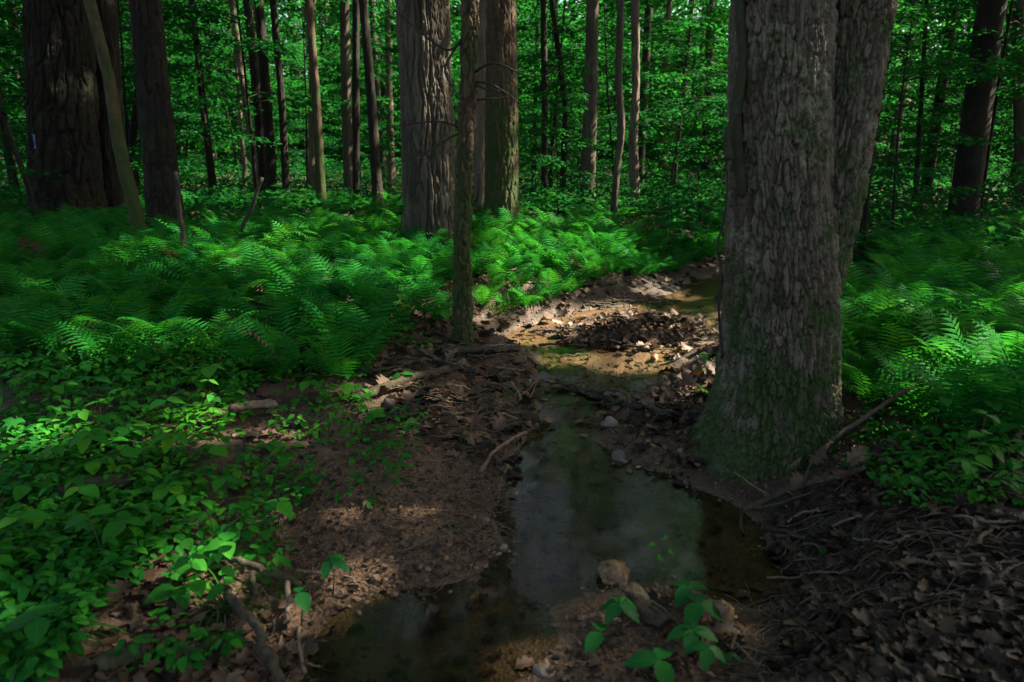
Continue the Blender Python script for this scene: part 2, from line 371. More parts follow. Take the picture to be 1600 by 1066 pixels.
def axis(lo, hi, step, ext, grow):
    a = list(np.arange(lo, hi, step)); s = step; r = [a[-1]]
    while r[-1] < ext[1]: s *= grow; r.append(r[-1] + s)
    s = step; l = [a[0]]
    while l[-1] > ext[0]: s *= grow; l.append(l[-1] - s)
    return np.array(l[::-1][:-1] + a + r[1:])
gx = axis(-2.6, 2.8, 0.022, (-400, 400), 1.09); gy = axis(1.2, 7.2, 0.022, (-120, 500), 1.07)
GX, GY = np.meshgrid(gx, gy); GZ = height(GX, GY)
SD = creek_sd(GX, GY)
ny, nx = GX.shape; ii = (np.arange(ny - 1)[:, None] * nx + np.arange(nx - 1)[None]).ravel()
bar = sstep(1.5, 0.3, SD) * sstep(-1.5, -0.7, GX - 0.1 * GY) * sstep(1.7, 1.1, GX - 0.12 * GY) * sstep(6.6, 5.8, GY)
ground = obj("ground", make_mesh("ground", np.stack([GX, GY, GZ], -1), quads=np.stack([ii, ii + 1, ii + nx + 1, ii + nx], -1), mat=M['ground'],
    attrs={"gravel": bar, "wet": sstep(0.06, -0.03, SD), "damp": sstep(0.35, 0.0, SD), "humus": sstep(0.55, 0.95, GX) * sstep(3.0, 2.5, GY) * sstep(-0.05, 0.1, SD) + 0.6 * sstep(4.0, 4.3, GY) * sstep(-0.06, 0.04, SD) * sstep(0.8, 0.3, SD)}))
tag(ground, kind="structure")
def _bil(Fv, x, y):
    x = np.asarray(x, float); y = np.asarray(y, float)
    i = np.clip(np.searchsorted(gx, x) - 1, 0, len(gx) - 2); j = np.clip(np.searchsorted(gy, y) - 1, 0, len(gy) - 2)
    a = np.clip((x - gx[i]) / (gx[i + 1] - gx[i]), 0, 1); b = np.clip((y - gy[j]) / (gy[j + 1] - gy[j]), 0, 1)
    return (Fv[j, i] * (1 - a) + Fv[j, i + 1] * a) * (1 - b) + (Fv[j + 1, i] * (1 - a) + Fv[j + 1, i + 1] * a) * b
def height(x, y): return _bil(GZ, x, y)
def creek_sd(x, y): return _bil(SD, x, y)
wx = np.arange(-2.2, 5.5, 0.035); wy = np.concatenate([np.arange(1.0, 7, 0.035), np.arange(7, 11, 0.08)])
WX, WY = np.meshgrid(wx, wy); WZ = wl(WX, WY) + 0.0025 * n2(WX, WY, 8, 61, 2)
wsd = creek_sd(WX, WY); n1, m1 = WX.shape; ii = (np.arange(n1 - 1)[:, None] * m1 + np.arange(m1 - 1)[None])
keep = (wsd[:-1, :-1] < 0.12).ravel(); ii = ii.ravel()[keep]
tag(obj("water", make_mesh("water", np.stack([WX, WY, WZ], -1), quads=np.stack([ii, ii + 1, ii + m1 + 1, ii + m1], -1), mat=M['water'])), kind="structure")

# ---------------------------------------------------------------- leaf templates
def T_card():      # folded rhombus, seen from afar
    v = np.array([[0, 0, 0], [-.32, .45, .06], [0, 1, -.08], [.32, .45, .06]]); return v, np.array([[0, 2, 1], [0, 3, 2]])
def T_ovate(w=0.3, sec=(0.0, .12, .32, .58, .82, 1.0), prof=(0.02, .62, 1.0, .85, .42, 0.0), fold=.18, droop=.25, teeth=0.0):
    V = []; F = []
    for i, (s, p) in enumerate(zip(sec, prof)):
        z = -droop * s * s; ww = w * p * (1 + (teeth if i % 2 else -teeth))
        V += [[-ww, s + 0.02 * (p > 0), z + fold * ww], [0, s, z], [ww, s + 0.02 * (p > 0), z + fold * ww]]
    for i in range(len(sec) - 1):
        a = 3 * i; b = a + 3
        F += [[a, a + 1, b + 1], [a, b + 1, b], [a + 1, a + 2, b + 2], [a + 1, b + 2, b + 1]]
    return np.array(V), np.array(F)
def T_serrate(w=0.3, n=13, droop=.3):
    sec = np.linspace(0, 1, n); prof = np.sin(pi * sec ** 0.78) ** 0.8; prof[0] = 0.02; prof[-1] = 0
    return T_ovate(w, sec, prof, 0.22, droop, 0.09)
def T_oak(seed=0, n=15, curl=0.35):
    r = np.random.default_rng(seed); sec = np.linspace(0, 1, n); V = []; F = []
    prof = 0.33 * np.sin(pi * np.clip(sec * .95 + .03, 0, 1)) ** 0.6 * (1 + 0.42 * np.cos(sec * 2 * pi * 3.4 + 0.6))
    prof[0] = .02; prof[-1] = .02; cu = curl * r.uniform(.5, 1.5); tw = r.uniform(-.6, .6); b = r.uniform(-.5, .3)
    for s, p in zip(sec, prof):
        z = b * (s - .5) ** 2; a = tw * (s - .5)
        for side in (-1, -.5, 0, .5, 1):
            x = p * side; zz = z + cu * abs(side) ** 2 * p * 1.1 + r.uniform(-.012, .012)
            V.append([x * cos(a) - zz * sin(a), s + .12 * abs(side) * p, x * sin(a) + zz * cos(a)])
    for i in range(n - 1):
        for k in range(4):
            a = 5 * i + k; F += [[a, a + 1, a + 6], [a, a + 6, a + 5]]
    V = np.array(V); V[:, 2] -= V[:, 2].min(); return V, np.array(F)
def T_maple():     # broad leaf with pointed lobes
    ang = np.radians([-90, -60, -28, 0, 22, 42, 62, 78, 90, 102, 118, 138, 158, 180, 208, 240, 270 - .1]); rad = np.array([.08, .32, .36, .48, .33, .30, .62, .36, .40, .36, .62, .30, .33, .48, .36, .32, .08])
    # tip lobe
    rad[8] = .78
    V = [[0, .34, .03]] + [[r_ * cos(a), .34 + r_ * sin(a), -.06 * (r_ / .5) ** 2] for a, r_ in zip(ang, rad)]
    V += [[0, 0, 0]]; n = len(ang)
    return np.array(V), np.array([[0, i, i + 1] for i in range(1, n)] + [[0, n, 1]])
CARD = T_card(); OV = T_ovate(); OVB = T_ovate(0.38, droop=.2); HEART = T_ovate(0.46, (0.0, .03, .2, .5, .8, 1.0), (.35, .85, 1.0, .82, .4, 0.0), .12, .2); SER = T_serrate(); MAP = T_maple()
OAKS = [T_oak(s) for s in range(5)]; OAKL = [T_oak(s + 20, 9) for s in range(4)]

def unit(v): return v / np.maximum(np.linalg.norm(v, axis=-1, keepdims=True), 1e-9)
def leaf_frames(d, up=0.7, r=None):
    r = r or rng; n = r.normal(0, 1, d.shape) * (1 - up) + np.array([0, 0, 1.0]) * up
    return frames(unit(d), unit(n))

# ---------------------------------------------------------------- tree building
def trunk_mesh(name, path, rad, nu, zs, mat, seed=0, flare=0.6, flare_h=0.35, lobes=5, bark=0.012, plate=(22, 5.5), shape=None, origin=None):
    """rings stacked up a path [(x, y, z)] with bark plates cut into the surface; local coordinates about the base"""
    path = np.asarray(path, float); base = path[0] if origin is None else origin
    pz = path[:, 2] - base[2]; zs = np.asarray(zs, float)
    cx = np.interp(zs, pz, path[:, 0] - base[0]); cyy = np.interp(zs, pz, path[:, 1] - base[1]); r = np.interp(zs, pz, rad)
    if len(path) > 2:
        k = np.ones(9) / 9
        if len(zs) > 20:
            cx = np.convolve(np.pad(cx, 4, 'edge'), k, 'valid'); cyy = np.convolve(np.pad(cyy, 4, 'edge'), k, 'valid')
    th = np.arange(nu) / nu * 2 * pi; TH, Z = np.meshgrid(th, zs); R = r[:, None] * np.ones(nu)
    if shape is not None: R = shape(TH, Z, R)
    ph = seed * 1.7
    lob = 0.55 + 0.45 * np.cos(lobes * TH + ph + 0.8 * np.sin(2 * TH + seed))
    R = R * (1 + flare * np.exp(-np.maximum(Z, 0) / flare_h) * (0.35 + 0.65 * lob))
    C = np.stack([R * np.cos(TH), R * np.sin(TH), Z], -1)
    R = R * (1 + 0.06 * fbm(C * np.array([2.5, 2.5, 0.9]), seed + 70, 3))
    idc = np.full(R.shape, .5)
    if bark > 0:
        k, kz = plate; Q = np.stack([R * np.cos(TH) * k, R * np.sin(TH) * k, Z * kz], -1)
        Q = Q + 0.5 * np.stack([fbm(Q * np.array([.7, .7, 1.6]), seed + 1, 3), fbm(Q * np.array([.7, .7, 1.6]), seed + 2, 3), fbm(Q * .8, seed + 3, 2)], -1)
        F1, F2, idc = worley(Q, seed)
        pl = np.clip((F2 - F1) / 0.16, 0, 1) ** 0.8
        F1b, F2b, idb = worley(Q * np.array([1.9, 1.9, 3.3]) + 31.0, seed + 200)
        R = R + bark * (pl - 0.75) + bark * 0.85 * (idc - 0.5) * pl + bark * 0.3 * (np.clip((F2b - F1b) / .18, 0, 1) - .6) + bark * 0.25 * (idb - .5) + bark * 0.35 * fbm(C * np.array([60, 60, 25]), seed + 80, 3)
    V = np.stack([cx[:, None] + R * np.cos(TH), cyy[:, None] + R * np.sin(TH), Z], -1)
    n = len(zs); i = np.arange(n - 1)[:, None] * nu; j = np.arange(nu)[None]; kk = (j + 1) % nu
    return make_mesh(name, V, quads=np.stack([i + j, i + kk, i + nu + kk, i + nu + j], -1).reshape(-1, 4), mat=mat, attrs={'plate': idc})

def unit_(v): return v / np.linalg.norm(v)
# spots on the ground that openings in the leaf roof let the sun reach: (u, v, radius in m, share of leaves left out)
GAPS = [(1000, 514, 0.8, 1.0), (1110, 545, 0.25, 0.9), (1400, 585, 0.85, 0.95), (930, 425, 0.9, 0.95), (650, 465, 0.28, 0.95), (1050, 338, 2.2, 0.95), (560, 400, 1.6, 0.8),
        (690, 300, 1.0, 0.5), (620, 640, 0.28, 0.8), (1440, 690, 0.22, 0.8), (400, 330, 2.0, 0.7), (230, 800, 0.8, 0.7), (560, 770, .16, .9), (480, 700, .14, .9), (1510, 625, .3, .9), (985, 990, .12, .9), (330, 930, .2, .8), (1330, 700, .14, .9), (700, 620, .14, .9), (820, 390, 0.9, 0.75), (880, 470, 0.5, 0.9), (470, 330, 1.5, 0.6), (180, 470, 1.6, 0.3), (420, 480, 1.3, 0.4), (120, 640, .8, .4)]
GAPP = [(ground_at(u, v), r, s) for u, v, r, s in GAPS]
GAPP += [(at_y(u, v, y), r, s) for u, v, y, r, s in [(700, 330, 8.2, .5, .6), (690, 120, 8.2, .6, .35), (790, 200, 10, .5, .5), (385, 240, 20, .8, .9), (992, 150, 13, .5, .8), (1592, 120, 9, .5, .6), (400, 60, 26, 3.0, .85), (330, 150, 22, 2.0, .7), (560, 40, 30, 3.0, .85), (1000, 80, 30, 2.0, .6)]]
VIEW_GAP = unit_(np.array([0.05, 1.0, 0.56]))   # break in the canopy over the stream that the pool mirrors
def cull(P, rr):
    q = P - np.array([0.2, 2.5, 0]); t = q @ VIEW_GAP; d = np.linalg.norm(q - t[:, None] * VIEW_GAP, axis=1)
    up = unit_(np.array([-.55, .15, 1.0])); q2 = P - np.array([-.5, 2.3, 0]); t2 = q2 @ up; d2 = np.linalg.norm(q2 - t2[:, None] * up, axis=1)
    keep = ~((d2 < .25 * t2) & (rr.uniform(0, 1, len(P)) < .72))
    keep &= ~((d < 0.075 * t * (1 + .5 * rr.uniform(-1, 1, len(P)))) & (t > 0) & (rr.uniform(0, 1, len(P)) < .96))
    for g, r, s in GAPP:
        q = P - g; t = q @ SUN; d = np.linalg.norm(q - t[:, None] * SUN, axis=1)
        keep &= ~((d < r + 0.12) & (t > 0) & (rr.uniform(0, 1, len(P)) < s))
    return keep

def crown_mesh(name, centre, rx, rz, n_clump, per, size, seed, origin, limbs_to=None):
    r = np.random.default_rng(seed)
    q = r.normal(0, 1, (n_clump, 3)); q = unit(q) * r.uniform(0.25, 1, (n_clump, 1)) ** (1 / 2.2)
    cl = centre + q * np.array([rx, rx, rz]) + 0
    P = np.repeat(cl, per, 0) + r.normal(0, 1, (n_clump * per, 3)) * np.array([.75, .75, .38]) * rx / 4.2
    P = P[cull(P, r)]
    d = r.normal(0, 1, P.shape) * np.array([1, 1, .35]); R = leaf_frames(d, 0.6, r)
    V, F = place(CARD, P - origin, R, size * r.uniform(.7, 1.3, len(P)))
    return make_mesh(name, V, tris=F, mat=M['canopy'], smooth=False), cl

def limb_mesh(name, base, targets, r0, origin, mat, seed):
    r = np.random.default_rng(seed); parts = []
    for t in targets:
        m = (base + t) / 2 + r.normal(0, .3, 3) + np.array([0, 0, .3])
        s = np.linspace(0, 1, 7)[:, None]; p = (1 - s) ** 2 * base + 2 * s * (1 - s) * m + s * s * t
        parts.append(tube(p - origin, r0 * np.linspace(1, .18, 7), 6))
    V, F = join(parts); return make_mesh(name, V, tris=F, mat=mat)

TREES = []
def tree(name, label, pts, mat, group=None, top=15.0, crown=None, nu=48, bark=0.010, plate=(16, 3.5), dz=0.03, seed=None, flare=0.5, flare_h=0.3, lobes=5, shape=None, cat="tree", y=None, fine_to=None, zoff=0.0):
    """pts: [(u, v, width in px)] from the foot up; the tree stands where the foot's sight line meets the ground"""
    seed = len(TREES) * 3 + 7 if seed is None else seed
    g = ground_at(pts[0][0], pts[0][1]) if y is None else None
    if y is not None:
        p0 = at_y(pts[0][0], pts[0][1], y); g = np.array([p0[0], y, hz(p0[0], y)])
    path = [g - np.array([0, 0, 0.12])]; rad = []
    for i, (u, v, w) in enumerate(pts):
        p = at_y(u, v, g[1]); dist = p[1] * cos(PITCH) + (CAM_H - p[2]) * sin(PITCH); rad.append(w / 2 * dist / FPX)
        if i: path.append(p)
    last = path[-1]; prev = path[-2]; sl_ = (last - prev) / max(last[2] - prev[2], .1)
    hh = g[2] + top
    if last[2] < hh - 0.5:
        e = last + sl_ * 0.5 * (hh - last[2]); e[2] = hh; path.append(e); rad.append(rad[-1] * 0.55)
    path = np.array(path); zt = path[-1, 2] - path[0, 2]
    vis = min((fine_to or (1.6 + 0.26 * g[1])) + 0.3, zt)
    zs = np.concatenate([np.arange(0, vis, dz), np.linspace(vis, zt, 14)])
    root = obj(name, None, loc=path[0]); tag(root, label, cat, group)
    obj("trunk", trunk_mesh("trunk", path, rad, nu, zs, mat, seed, flare, flare_h, lobes, bark, plate, shape), root)
    if crown:
        rx, rz, ncl, size = crown; c = path[-1] + np.array([0, 0, rz * 0.35])
        me, cl = crown_mesh("crown", c, rx, rz, ncl, 55, size, seed, path[0])
        obj("crown", me, root)
        r = np.random.default_rng(seed); tg = cl[r.choice(len(cl), min(12, len(cl)), False)]
        bz = path[-1] - (path[-1] - path[-2]) * 0.12
        obj("limb", limb_mesh("limb", bz, tg, rad[-1] * .7, path[0], mat, seed), root)
    TREES.append((root, path, rad)); return root, path, rad

# ---------------------------------------------------------------- the individual trees
big, bigp, bigr = tree("oak_tree", "massive grey double-stemmed oak trunk with mossy flared foot beside the stream", [(1203, 740, 188), (1215, 600, 170), (1222, 450, 164), (1217, 250, 148), (1222, 0, 148)],
    M['bark_big'], top=11, crown=(7.0, 3.2, 80, .27), nu=460, bark=0.019, plate=(46, 9.0), dz=0.0055, y=3.02, flare=0.24, flare_h=0.22, lobes=6, seed=5, fine_to=1.9, shape=lambda TH, Z, R: R * (1 + .2 * np.exp(-np.maximum(Z - .1, 0) / .2) * np.maximum(0, np.cos(TH - 3.45)) ** 1.5))
sp = [at_y(u, v, 3.02) for u, v in [(1256, 520), (1277, 420), (1302, 300), (1328, 150), (1348, 0)]]; sp += [sp[-1] + (sp[-1] - sp[-2]) * 2.5, sp[-1] + (sp[-1] - sp[-2]) * 4 + np.array([0, 0, 5.5])]
sp = np.array(sp); srad = [w / 2 * 3.05 / FPX for w in (60, 84, 84, 80, 80, 72, 50)]; sz = np.concatenate([np.arange(0, 1.75, .0055), np.linspace(1.76, sp[-1, 2] - sp[0, 2], 30)])
obj("second_stem", trunk_mesh("second_stem", sp, srad, 250, sz, M['bark_big'], 8, 0, .3, 5, .019, (46, 9.0)), big, loc=sp[0] - bigp[0])

tree("oak_tree", "thick straight ridged grey trunk at the middle of the fern bed", [(677, 402, 84), (673, 300, 80), (666, 150, 77), (660, 0, 75)], M['bark_ridge'], top=14, crown=(5.5, 3.0, 36, .28), nu=260, bark=0.034, plate=(15, 1.7), dz=0.014, flare=.22)
tree("maple_tree", "brown mossy trunk with dark hollow foot just behind the ridged grey trunk", [(784, 366, 52), (784, 200, 50), (783, 0, 46)], M['bark_moss'], top=15, crown=(5.0, 3.0, 34, .28), nu=170, bark=0.018, plate=(20, 4.5), dz=0.016, flare=.25)
thin, thp, thr = tree("slender_tree", "slim rough-barked tree standing on the stream bank before the thick trunk", [(724, 532, 27), (722, 400, 25), (724, 300, 24), (731, 150, 26), (735, 0, 25)], M['bark_moss'], top=9, crown=(2.6, 1.6, 30, .2), nu=84, bark=0.016, plate=(30, 10), dz=0.010, flare=.25)
tree("slender_tree", "narrow pale lichen-spotted trunk in the gap between two brown trunks", [(748, 352, 18), (752, 150, 17), (755, 0, 16)], M['bark_pale'], top=12, crown=(3, 2, 30, .25), nu=48)
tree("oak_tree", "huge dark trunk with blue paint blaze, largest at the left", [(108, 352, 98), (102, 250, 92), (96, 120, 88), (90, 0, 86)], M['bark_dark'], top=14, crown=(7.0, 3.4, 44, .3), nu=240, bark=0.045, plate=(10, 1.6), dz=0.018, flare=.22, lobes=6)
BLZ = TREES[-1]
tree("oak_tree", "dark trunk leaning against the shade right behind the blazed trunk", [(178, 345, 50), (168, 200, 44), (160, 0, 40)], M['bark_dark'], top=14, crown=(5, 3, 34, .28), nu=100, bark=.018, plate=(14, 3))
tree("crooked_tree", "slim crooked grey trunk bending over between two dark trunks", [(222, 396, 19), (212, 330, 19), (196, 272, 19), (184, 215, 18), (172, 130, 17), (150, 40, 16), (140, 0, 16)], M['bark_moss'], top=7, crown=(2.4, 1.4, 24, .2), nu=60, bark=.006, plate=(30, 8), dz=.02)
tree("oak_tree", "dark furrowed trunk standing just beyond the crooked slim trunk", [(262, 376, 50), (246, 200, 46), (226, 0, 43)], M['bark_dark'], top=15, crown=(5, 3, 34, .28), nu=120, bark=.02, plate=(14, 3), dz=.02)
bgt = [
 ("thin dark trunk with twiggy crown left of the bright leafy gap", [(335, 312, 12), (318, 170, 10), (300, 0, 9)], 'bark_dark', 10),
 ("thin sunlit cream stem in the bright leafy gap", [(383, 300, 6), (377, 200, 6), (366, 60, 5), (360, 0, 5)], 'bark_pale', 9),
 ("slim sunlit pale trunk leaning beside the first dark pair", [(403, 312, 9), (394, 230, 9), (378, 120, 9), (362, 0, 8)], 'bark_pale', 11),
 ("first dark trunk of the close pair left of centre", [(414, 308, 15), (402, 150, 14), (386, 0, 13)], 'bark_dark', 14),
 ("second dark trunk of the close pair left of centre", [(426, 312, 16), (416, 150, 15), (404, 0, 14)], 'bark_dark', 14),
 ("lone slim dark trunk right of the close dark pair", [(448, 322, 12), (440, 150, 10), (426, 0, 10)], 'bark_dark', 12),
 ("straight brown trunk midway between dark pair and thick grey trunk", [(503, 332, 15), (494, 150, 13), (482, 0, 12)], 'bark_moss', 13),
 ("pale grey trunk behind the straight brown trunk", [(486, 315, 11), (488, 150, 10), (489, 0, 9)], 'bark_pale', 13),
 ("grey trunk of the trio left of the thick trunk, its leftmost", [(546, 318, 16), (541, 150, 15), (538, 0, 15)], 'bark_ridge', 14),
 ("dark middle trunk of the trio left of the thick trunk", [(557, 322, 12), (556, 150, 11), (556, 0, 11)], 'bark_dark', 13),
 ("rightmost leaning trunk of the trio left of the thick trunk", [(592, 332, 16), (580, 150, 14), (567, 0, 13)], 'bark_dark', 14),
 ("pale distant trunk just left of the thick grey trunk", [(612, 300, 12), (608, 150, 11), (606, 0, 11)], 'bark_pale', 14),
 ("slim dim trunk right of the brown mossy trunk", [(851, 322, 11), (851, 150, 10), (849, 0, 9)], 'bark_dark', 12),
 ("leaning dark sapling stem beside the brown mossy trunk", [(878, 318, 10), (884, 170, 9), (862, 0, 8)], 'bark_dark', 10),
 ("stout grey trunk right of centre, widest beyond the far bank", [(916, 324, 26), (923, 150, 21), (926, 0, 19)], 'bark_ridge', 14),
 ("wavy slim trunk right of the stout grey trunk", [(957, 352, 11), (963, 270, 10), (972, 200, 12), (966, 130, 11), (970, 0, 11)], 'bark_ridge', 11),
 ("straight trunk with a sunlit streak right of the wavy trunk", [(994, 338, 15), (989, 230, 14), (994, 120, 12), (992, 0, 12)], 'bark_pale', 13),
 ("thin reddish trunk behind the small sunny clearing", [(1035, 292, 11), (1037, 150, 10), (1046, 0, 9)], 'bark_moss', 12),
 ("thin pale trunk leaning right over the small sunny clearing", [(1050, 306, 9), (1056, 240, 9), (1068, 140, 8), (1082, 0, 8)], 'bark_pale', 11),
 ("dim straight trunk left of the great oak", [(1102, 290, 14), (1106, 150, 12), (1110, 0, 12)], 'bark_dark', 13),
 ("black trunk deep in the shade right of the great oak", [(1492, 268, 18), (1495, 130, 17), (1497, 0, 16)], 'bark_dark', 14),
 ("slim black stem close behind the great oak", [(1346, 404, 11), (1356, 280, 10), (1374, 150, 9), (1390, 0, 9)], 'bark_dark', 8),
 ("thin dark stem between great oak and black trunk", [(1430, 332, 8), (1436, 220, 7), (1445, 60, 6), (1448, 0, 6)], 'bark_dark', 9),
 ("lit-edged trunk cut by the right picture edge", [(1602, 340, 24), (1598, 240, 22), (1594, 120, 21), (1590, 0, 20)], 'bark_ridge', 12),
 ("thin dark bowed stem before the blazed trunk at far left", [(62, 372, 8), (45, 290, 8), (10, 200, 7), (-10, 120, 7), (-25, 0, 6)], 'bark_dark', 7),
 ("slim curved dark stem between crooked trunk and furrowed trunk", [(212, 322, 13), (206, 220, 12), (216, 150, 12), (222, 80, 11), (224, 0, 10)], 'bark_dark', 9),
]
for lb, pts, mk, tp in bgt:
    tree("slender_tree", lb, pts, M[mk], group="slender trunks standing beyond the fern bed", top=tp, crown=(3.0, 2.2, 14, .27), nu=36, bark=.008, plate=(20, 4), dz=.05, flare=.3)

# paint blaze on the bark of the huge trunk
r_, p_, rad_ = BLZ; ax = at_y(98, 222, p_[0][1])
tm = [c for c in r_.children if c.name.startswith("trunk")][0].data; co = np.zeros(len(tm.vertices) * 3, np.float32); tm.vertices.foreach_get("co", co); co = co.reshape(-1, 3)
zc = ax[2] - p_[0][2]; cxx = np.interp(ax[2], p_[:, 2], p_[:, 0]) - p_[0][0]; ang = np.arctan2(co[:, 1], co[:, 0] - cxx)
v = []
for z in np.linspace(-.085, .085, 6):
    for t in np.linspace(-.09, .0, 5) - pi / 2 - .22:
        k = int(np.argmin((ang - t) ** 2 * .3 + (co[:, 2] - zc - z) ** 2)); rr_ = math.hypot(co[k, 0] - cxx, co[k, 1]) + .006
        v.append([cxx + rr_ * cos(t), rr_ * sin(t), zc + z])
v = np.array(v)
f = [[a * 5 + b, a * 5 + b + 1, a * 5 + b + 6, a * 5 + b + 5] for a in range(5) for b in range(4)]
bz = obj("paint_blaze", make_mesh("paint_blaze", v, quads=np.array(f), mat=M['blaze']), r_); bz["label"] = "small upright blue paint mark"

# woody vine clinging to the big oak, and twigs of the slim tree
def stick_mesh(name, path, r0, r1, mat, seed=0, nu=8, origin=None, rough=.16, bend=0.0, sub=16):
    path = np.asarray(path, float); t = np.linspace(0, len(path) - 1, max(sub, len(path))); i = np.arange(len(path))
    P = np.stack([np.interp(t, i, path[:, k]) for k in range(3)], -1)
    if len(P) > 8:
        k = np.array([1, 2, 3, 2, 1]) / 9; Q = P.copy()
        for c in range(3): Q[2:-2, c] = np.convolve(P[:, c], k, 'valid')
        P = Q
    L = np.linalg.norm(P[-1] - P[0]); rr = np.random.default_rng(seed)
    w = np.cumsum(rr.normal(0, 1, P.shape), 0); w -= np.linspace(0, 1, len(P))[:, None] * w[-1]; P = P + w * bend * L * 0.02
    o = P[0] if origin is None else origin
    V, F = tube(P - o, np.linspace(r0, r1, len(P)), nu, seed, rough); return make_mesh(name, V, tris=F, mat=mat), o
vp = [at_y(u, v, 2.93) for u, v in [(1153, -40), (1156, 20), (1163, 90), (1157, 130), (1149, 175), (1151, 225), (1157, 270), (1162, 305)]]
me, o = stick_mesh("vine", vp, .017, .028, M['bark_ridge'], 3, 10, sub=40); vine = obj("woody_vine", None, loc=o); obj("stem", me, vine)
me2, _ = stick_mesh("vine_shoot", [at_y(u, v, 2.86) for u, v in [(1150, 178), (1140, 200), (1134, 215), (1140, 250)]], .012, .02, M['bark_ridge'], 4, 8, origin=o); obj("side_shoot", me2, vine)
tag(vine, "thick woody vine climbing the left flank of the double-stemmed oak", "vine")
me, o = stick_mesh("hanging_vine", [at_y(u, v, 2.9) for u, v in [(1134, 245), (1137, 300), (1130, 350), (1124, 385), (1128, 410), (1129, 440), (1127, 490), (1129, 560)]], .0045, .0065, M['stickdark'], 5, 6, sub=40, bend=.1)
tag(obj("hanging_vine", me, loc=o), "thin black vine dangling beside the left edge of the double-stemmed oak", "vine")
TY = thp[0][1]
for px in [[(724, 205), (690, 222), (660, 240), (620, 255), (580, 265)], [(722, 200), (690, 190), (655, 192), (600, 200)], [(728, 60), (700, 85), (650, 45), (610, 10)], [(740, 115), (760, 98), (790, 100), (820, 122), (860, 118), (900, 70)],
           [(738, 128), (765, 130), (790, 145), (812, 160)], [(740, 155), (770, 155), (800, 152)], [(735, 40), (690, 110), (710, 140), (720, 160)], [(736, 130), (760, 140), (780, 142)]]:
    me, o = stick_mesh("branch", [at_y(u, v, TY - .05 * k) for k, (u, v) in enumerate(px)], .009, .003, M['stickdark'], len(px) * 7, 6, origin=thp[0], bend=.15)
    obj("branch", me, thin)
# overhanging twigs by the oak's left side belong to the stem left of it
# ---------------------------------------------------------------- more forest: canopy trees out to the sides, around and behind
def forest_tree(x, y, label, group, top, crown, mat='bark_dark', r0=.16, nu=24, lean=.03):
    z = hz(x, y); p0 = np.array([x, y, z - .15]); e = p0 + np.array([U(-lean, lean) * top, U(-lean, lean) * top, top])
    sd_ = int(U(0, 99999)); root = obj("forest_tree", None, loc=p0); tag(root, label, "tree", group)
    zs = np.concatenate([np.arange(0, min(7, top), .12), np.linspace(min(7, top), top, 10)])
    obj("trunk", trunk_mesh("trunk", [p0, e], [r0, r0 * .6], nu, zs, M[mat], sd_, .35, .3, 5, .008, (14, 3)), root)
    rx, rz, ncl, size = crown; me, cl = crown_mesh("crown", e + np.array([0, 0, rz * .4]), rx, rz, ncl, 55, size, sd_, p0); obj("crown", me, root)
    obj("limb", limb_mesh("limb", e - np.array([0, 0, 1.0]), cl[:8], r0 * .4, p0, M[mat], sd_), root)
    TREES.append((root, np.array([p0, e]), [r0, r0 * .6]))
def clear_of(x, y, d):
    return all(math.hypot(x - t[1][0][0], y - t[1][0][1]) > d for t in TREES)
rng = np.random.default_rng(5)
cnt = 0
while cnt < 34:
    y = U(13, 46); x = U(-.78, .82) * y
    if not clear_of(x, y, 1.7): continue
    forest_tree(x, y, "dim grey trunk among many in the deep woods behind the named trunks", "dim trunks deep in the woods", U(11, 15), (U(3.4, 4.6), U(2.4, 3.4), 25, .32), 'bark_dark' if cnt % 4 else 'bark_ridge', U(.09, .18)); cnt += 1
for x, y in [(-5, -3), (4.5, -3.5), (-8, 2.5), (7.5, 1.0), (9.5, 5.0), (13, 9), (12, 2.5), (-11, 7), (6.2, 9.5), (3.6, -1.2), (5.4, 2.0), (-6.5, 0.5), (15, 13.5), (4.2, 11.5), (9, 9.5), (13.5, -1.5), (10, -3.0), (7.5, -1.0), (16, 3.5), (12.5, 5.5), (11.0, 4.6), (10.2, 6.8)]:  # trees added for their shade, mostly out of view; crowns block sun and sky
    forest_tree(x, y, "canopy tree added mostly out of view so its crown shades the stream", "canopy trees added to shade the stream", U(11.5, 14), (U(4.5, 5.5), 3.0, 75, .3), 'bark_dark', U(.16, .24))

# far wood: one mass of trunks and leaves that closes the view
def far_wood():
    r = np.random.default_rng(99); lv = []; tv = []
    n = 0
    while n < 235:
        a = r.uniform(-1.05, 1.05); d = r.uniform(46, 95); x, y = d * sin(a), d * cos(a)
        z = hz(x, y); top = r.uniform(10, 19)
        tv.append(tube(np.array([[x, y, z - .3], [x + r.normal(0, .3), y, z + top]]), np.array([r.uniform(.12, .3), .08]), 7))
        k = 1000; q = unit(r.normal(0, 1, (k, 3))) * r.uniform(0.1, 1, (k, 1)) ** .45
        P = np.array([x, y, z + top * .5]) + q * np.array([r.uniform(3, 5), r.uniform(3, 5), top * .56]); P[:, 2] = np.where(r.uniform(0, 1, k) < .3, z + r.uniform(0, 3.5, k), P[:, 2]); P = P[P[:, 2] > z]
        if -.55 < a < -.1: P = P[(P[:, 2] < z + 5) | (r.uniform(0, 1, len(P)) < .75)]
        dd = r.normal(0, 1, P.shape) * np.array([1, 1, .4])
        lv.append(place(CARD, P, leaf_frames(dd, .55, r), r.uniform(.35, .7, len(P)))); n += 1
    V, F = join(lv); o = obj("far_wood", None); tag(o, kind="stuff")
    obj("foliage", make_mesh("far_foliage", V, tris=F, mat=M['canopy'], smooth=False), o)["kind"] = "stuff"
    V, F = join(tv); obj("stand", make_mesh("far_trunks", V, tris=F, mat=M['bark_ridge']), o)["kind"] = "stuff"
far_wood()

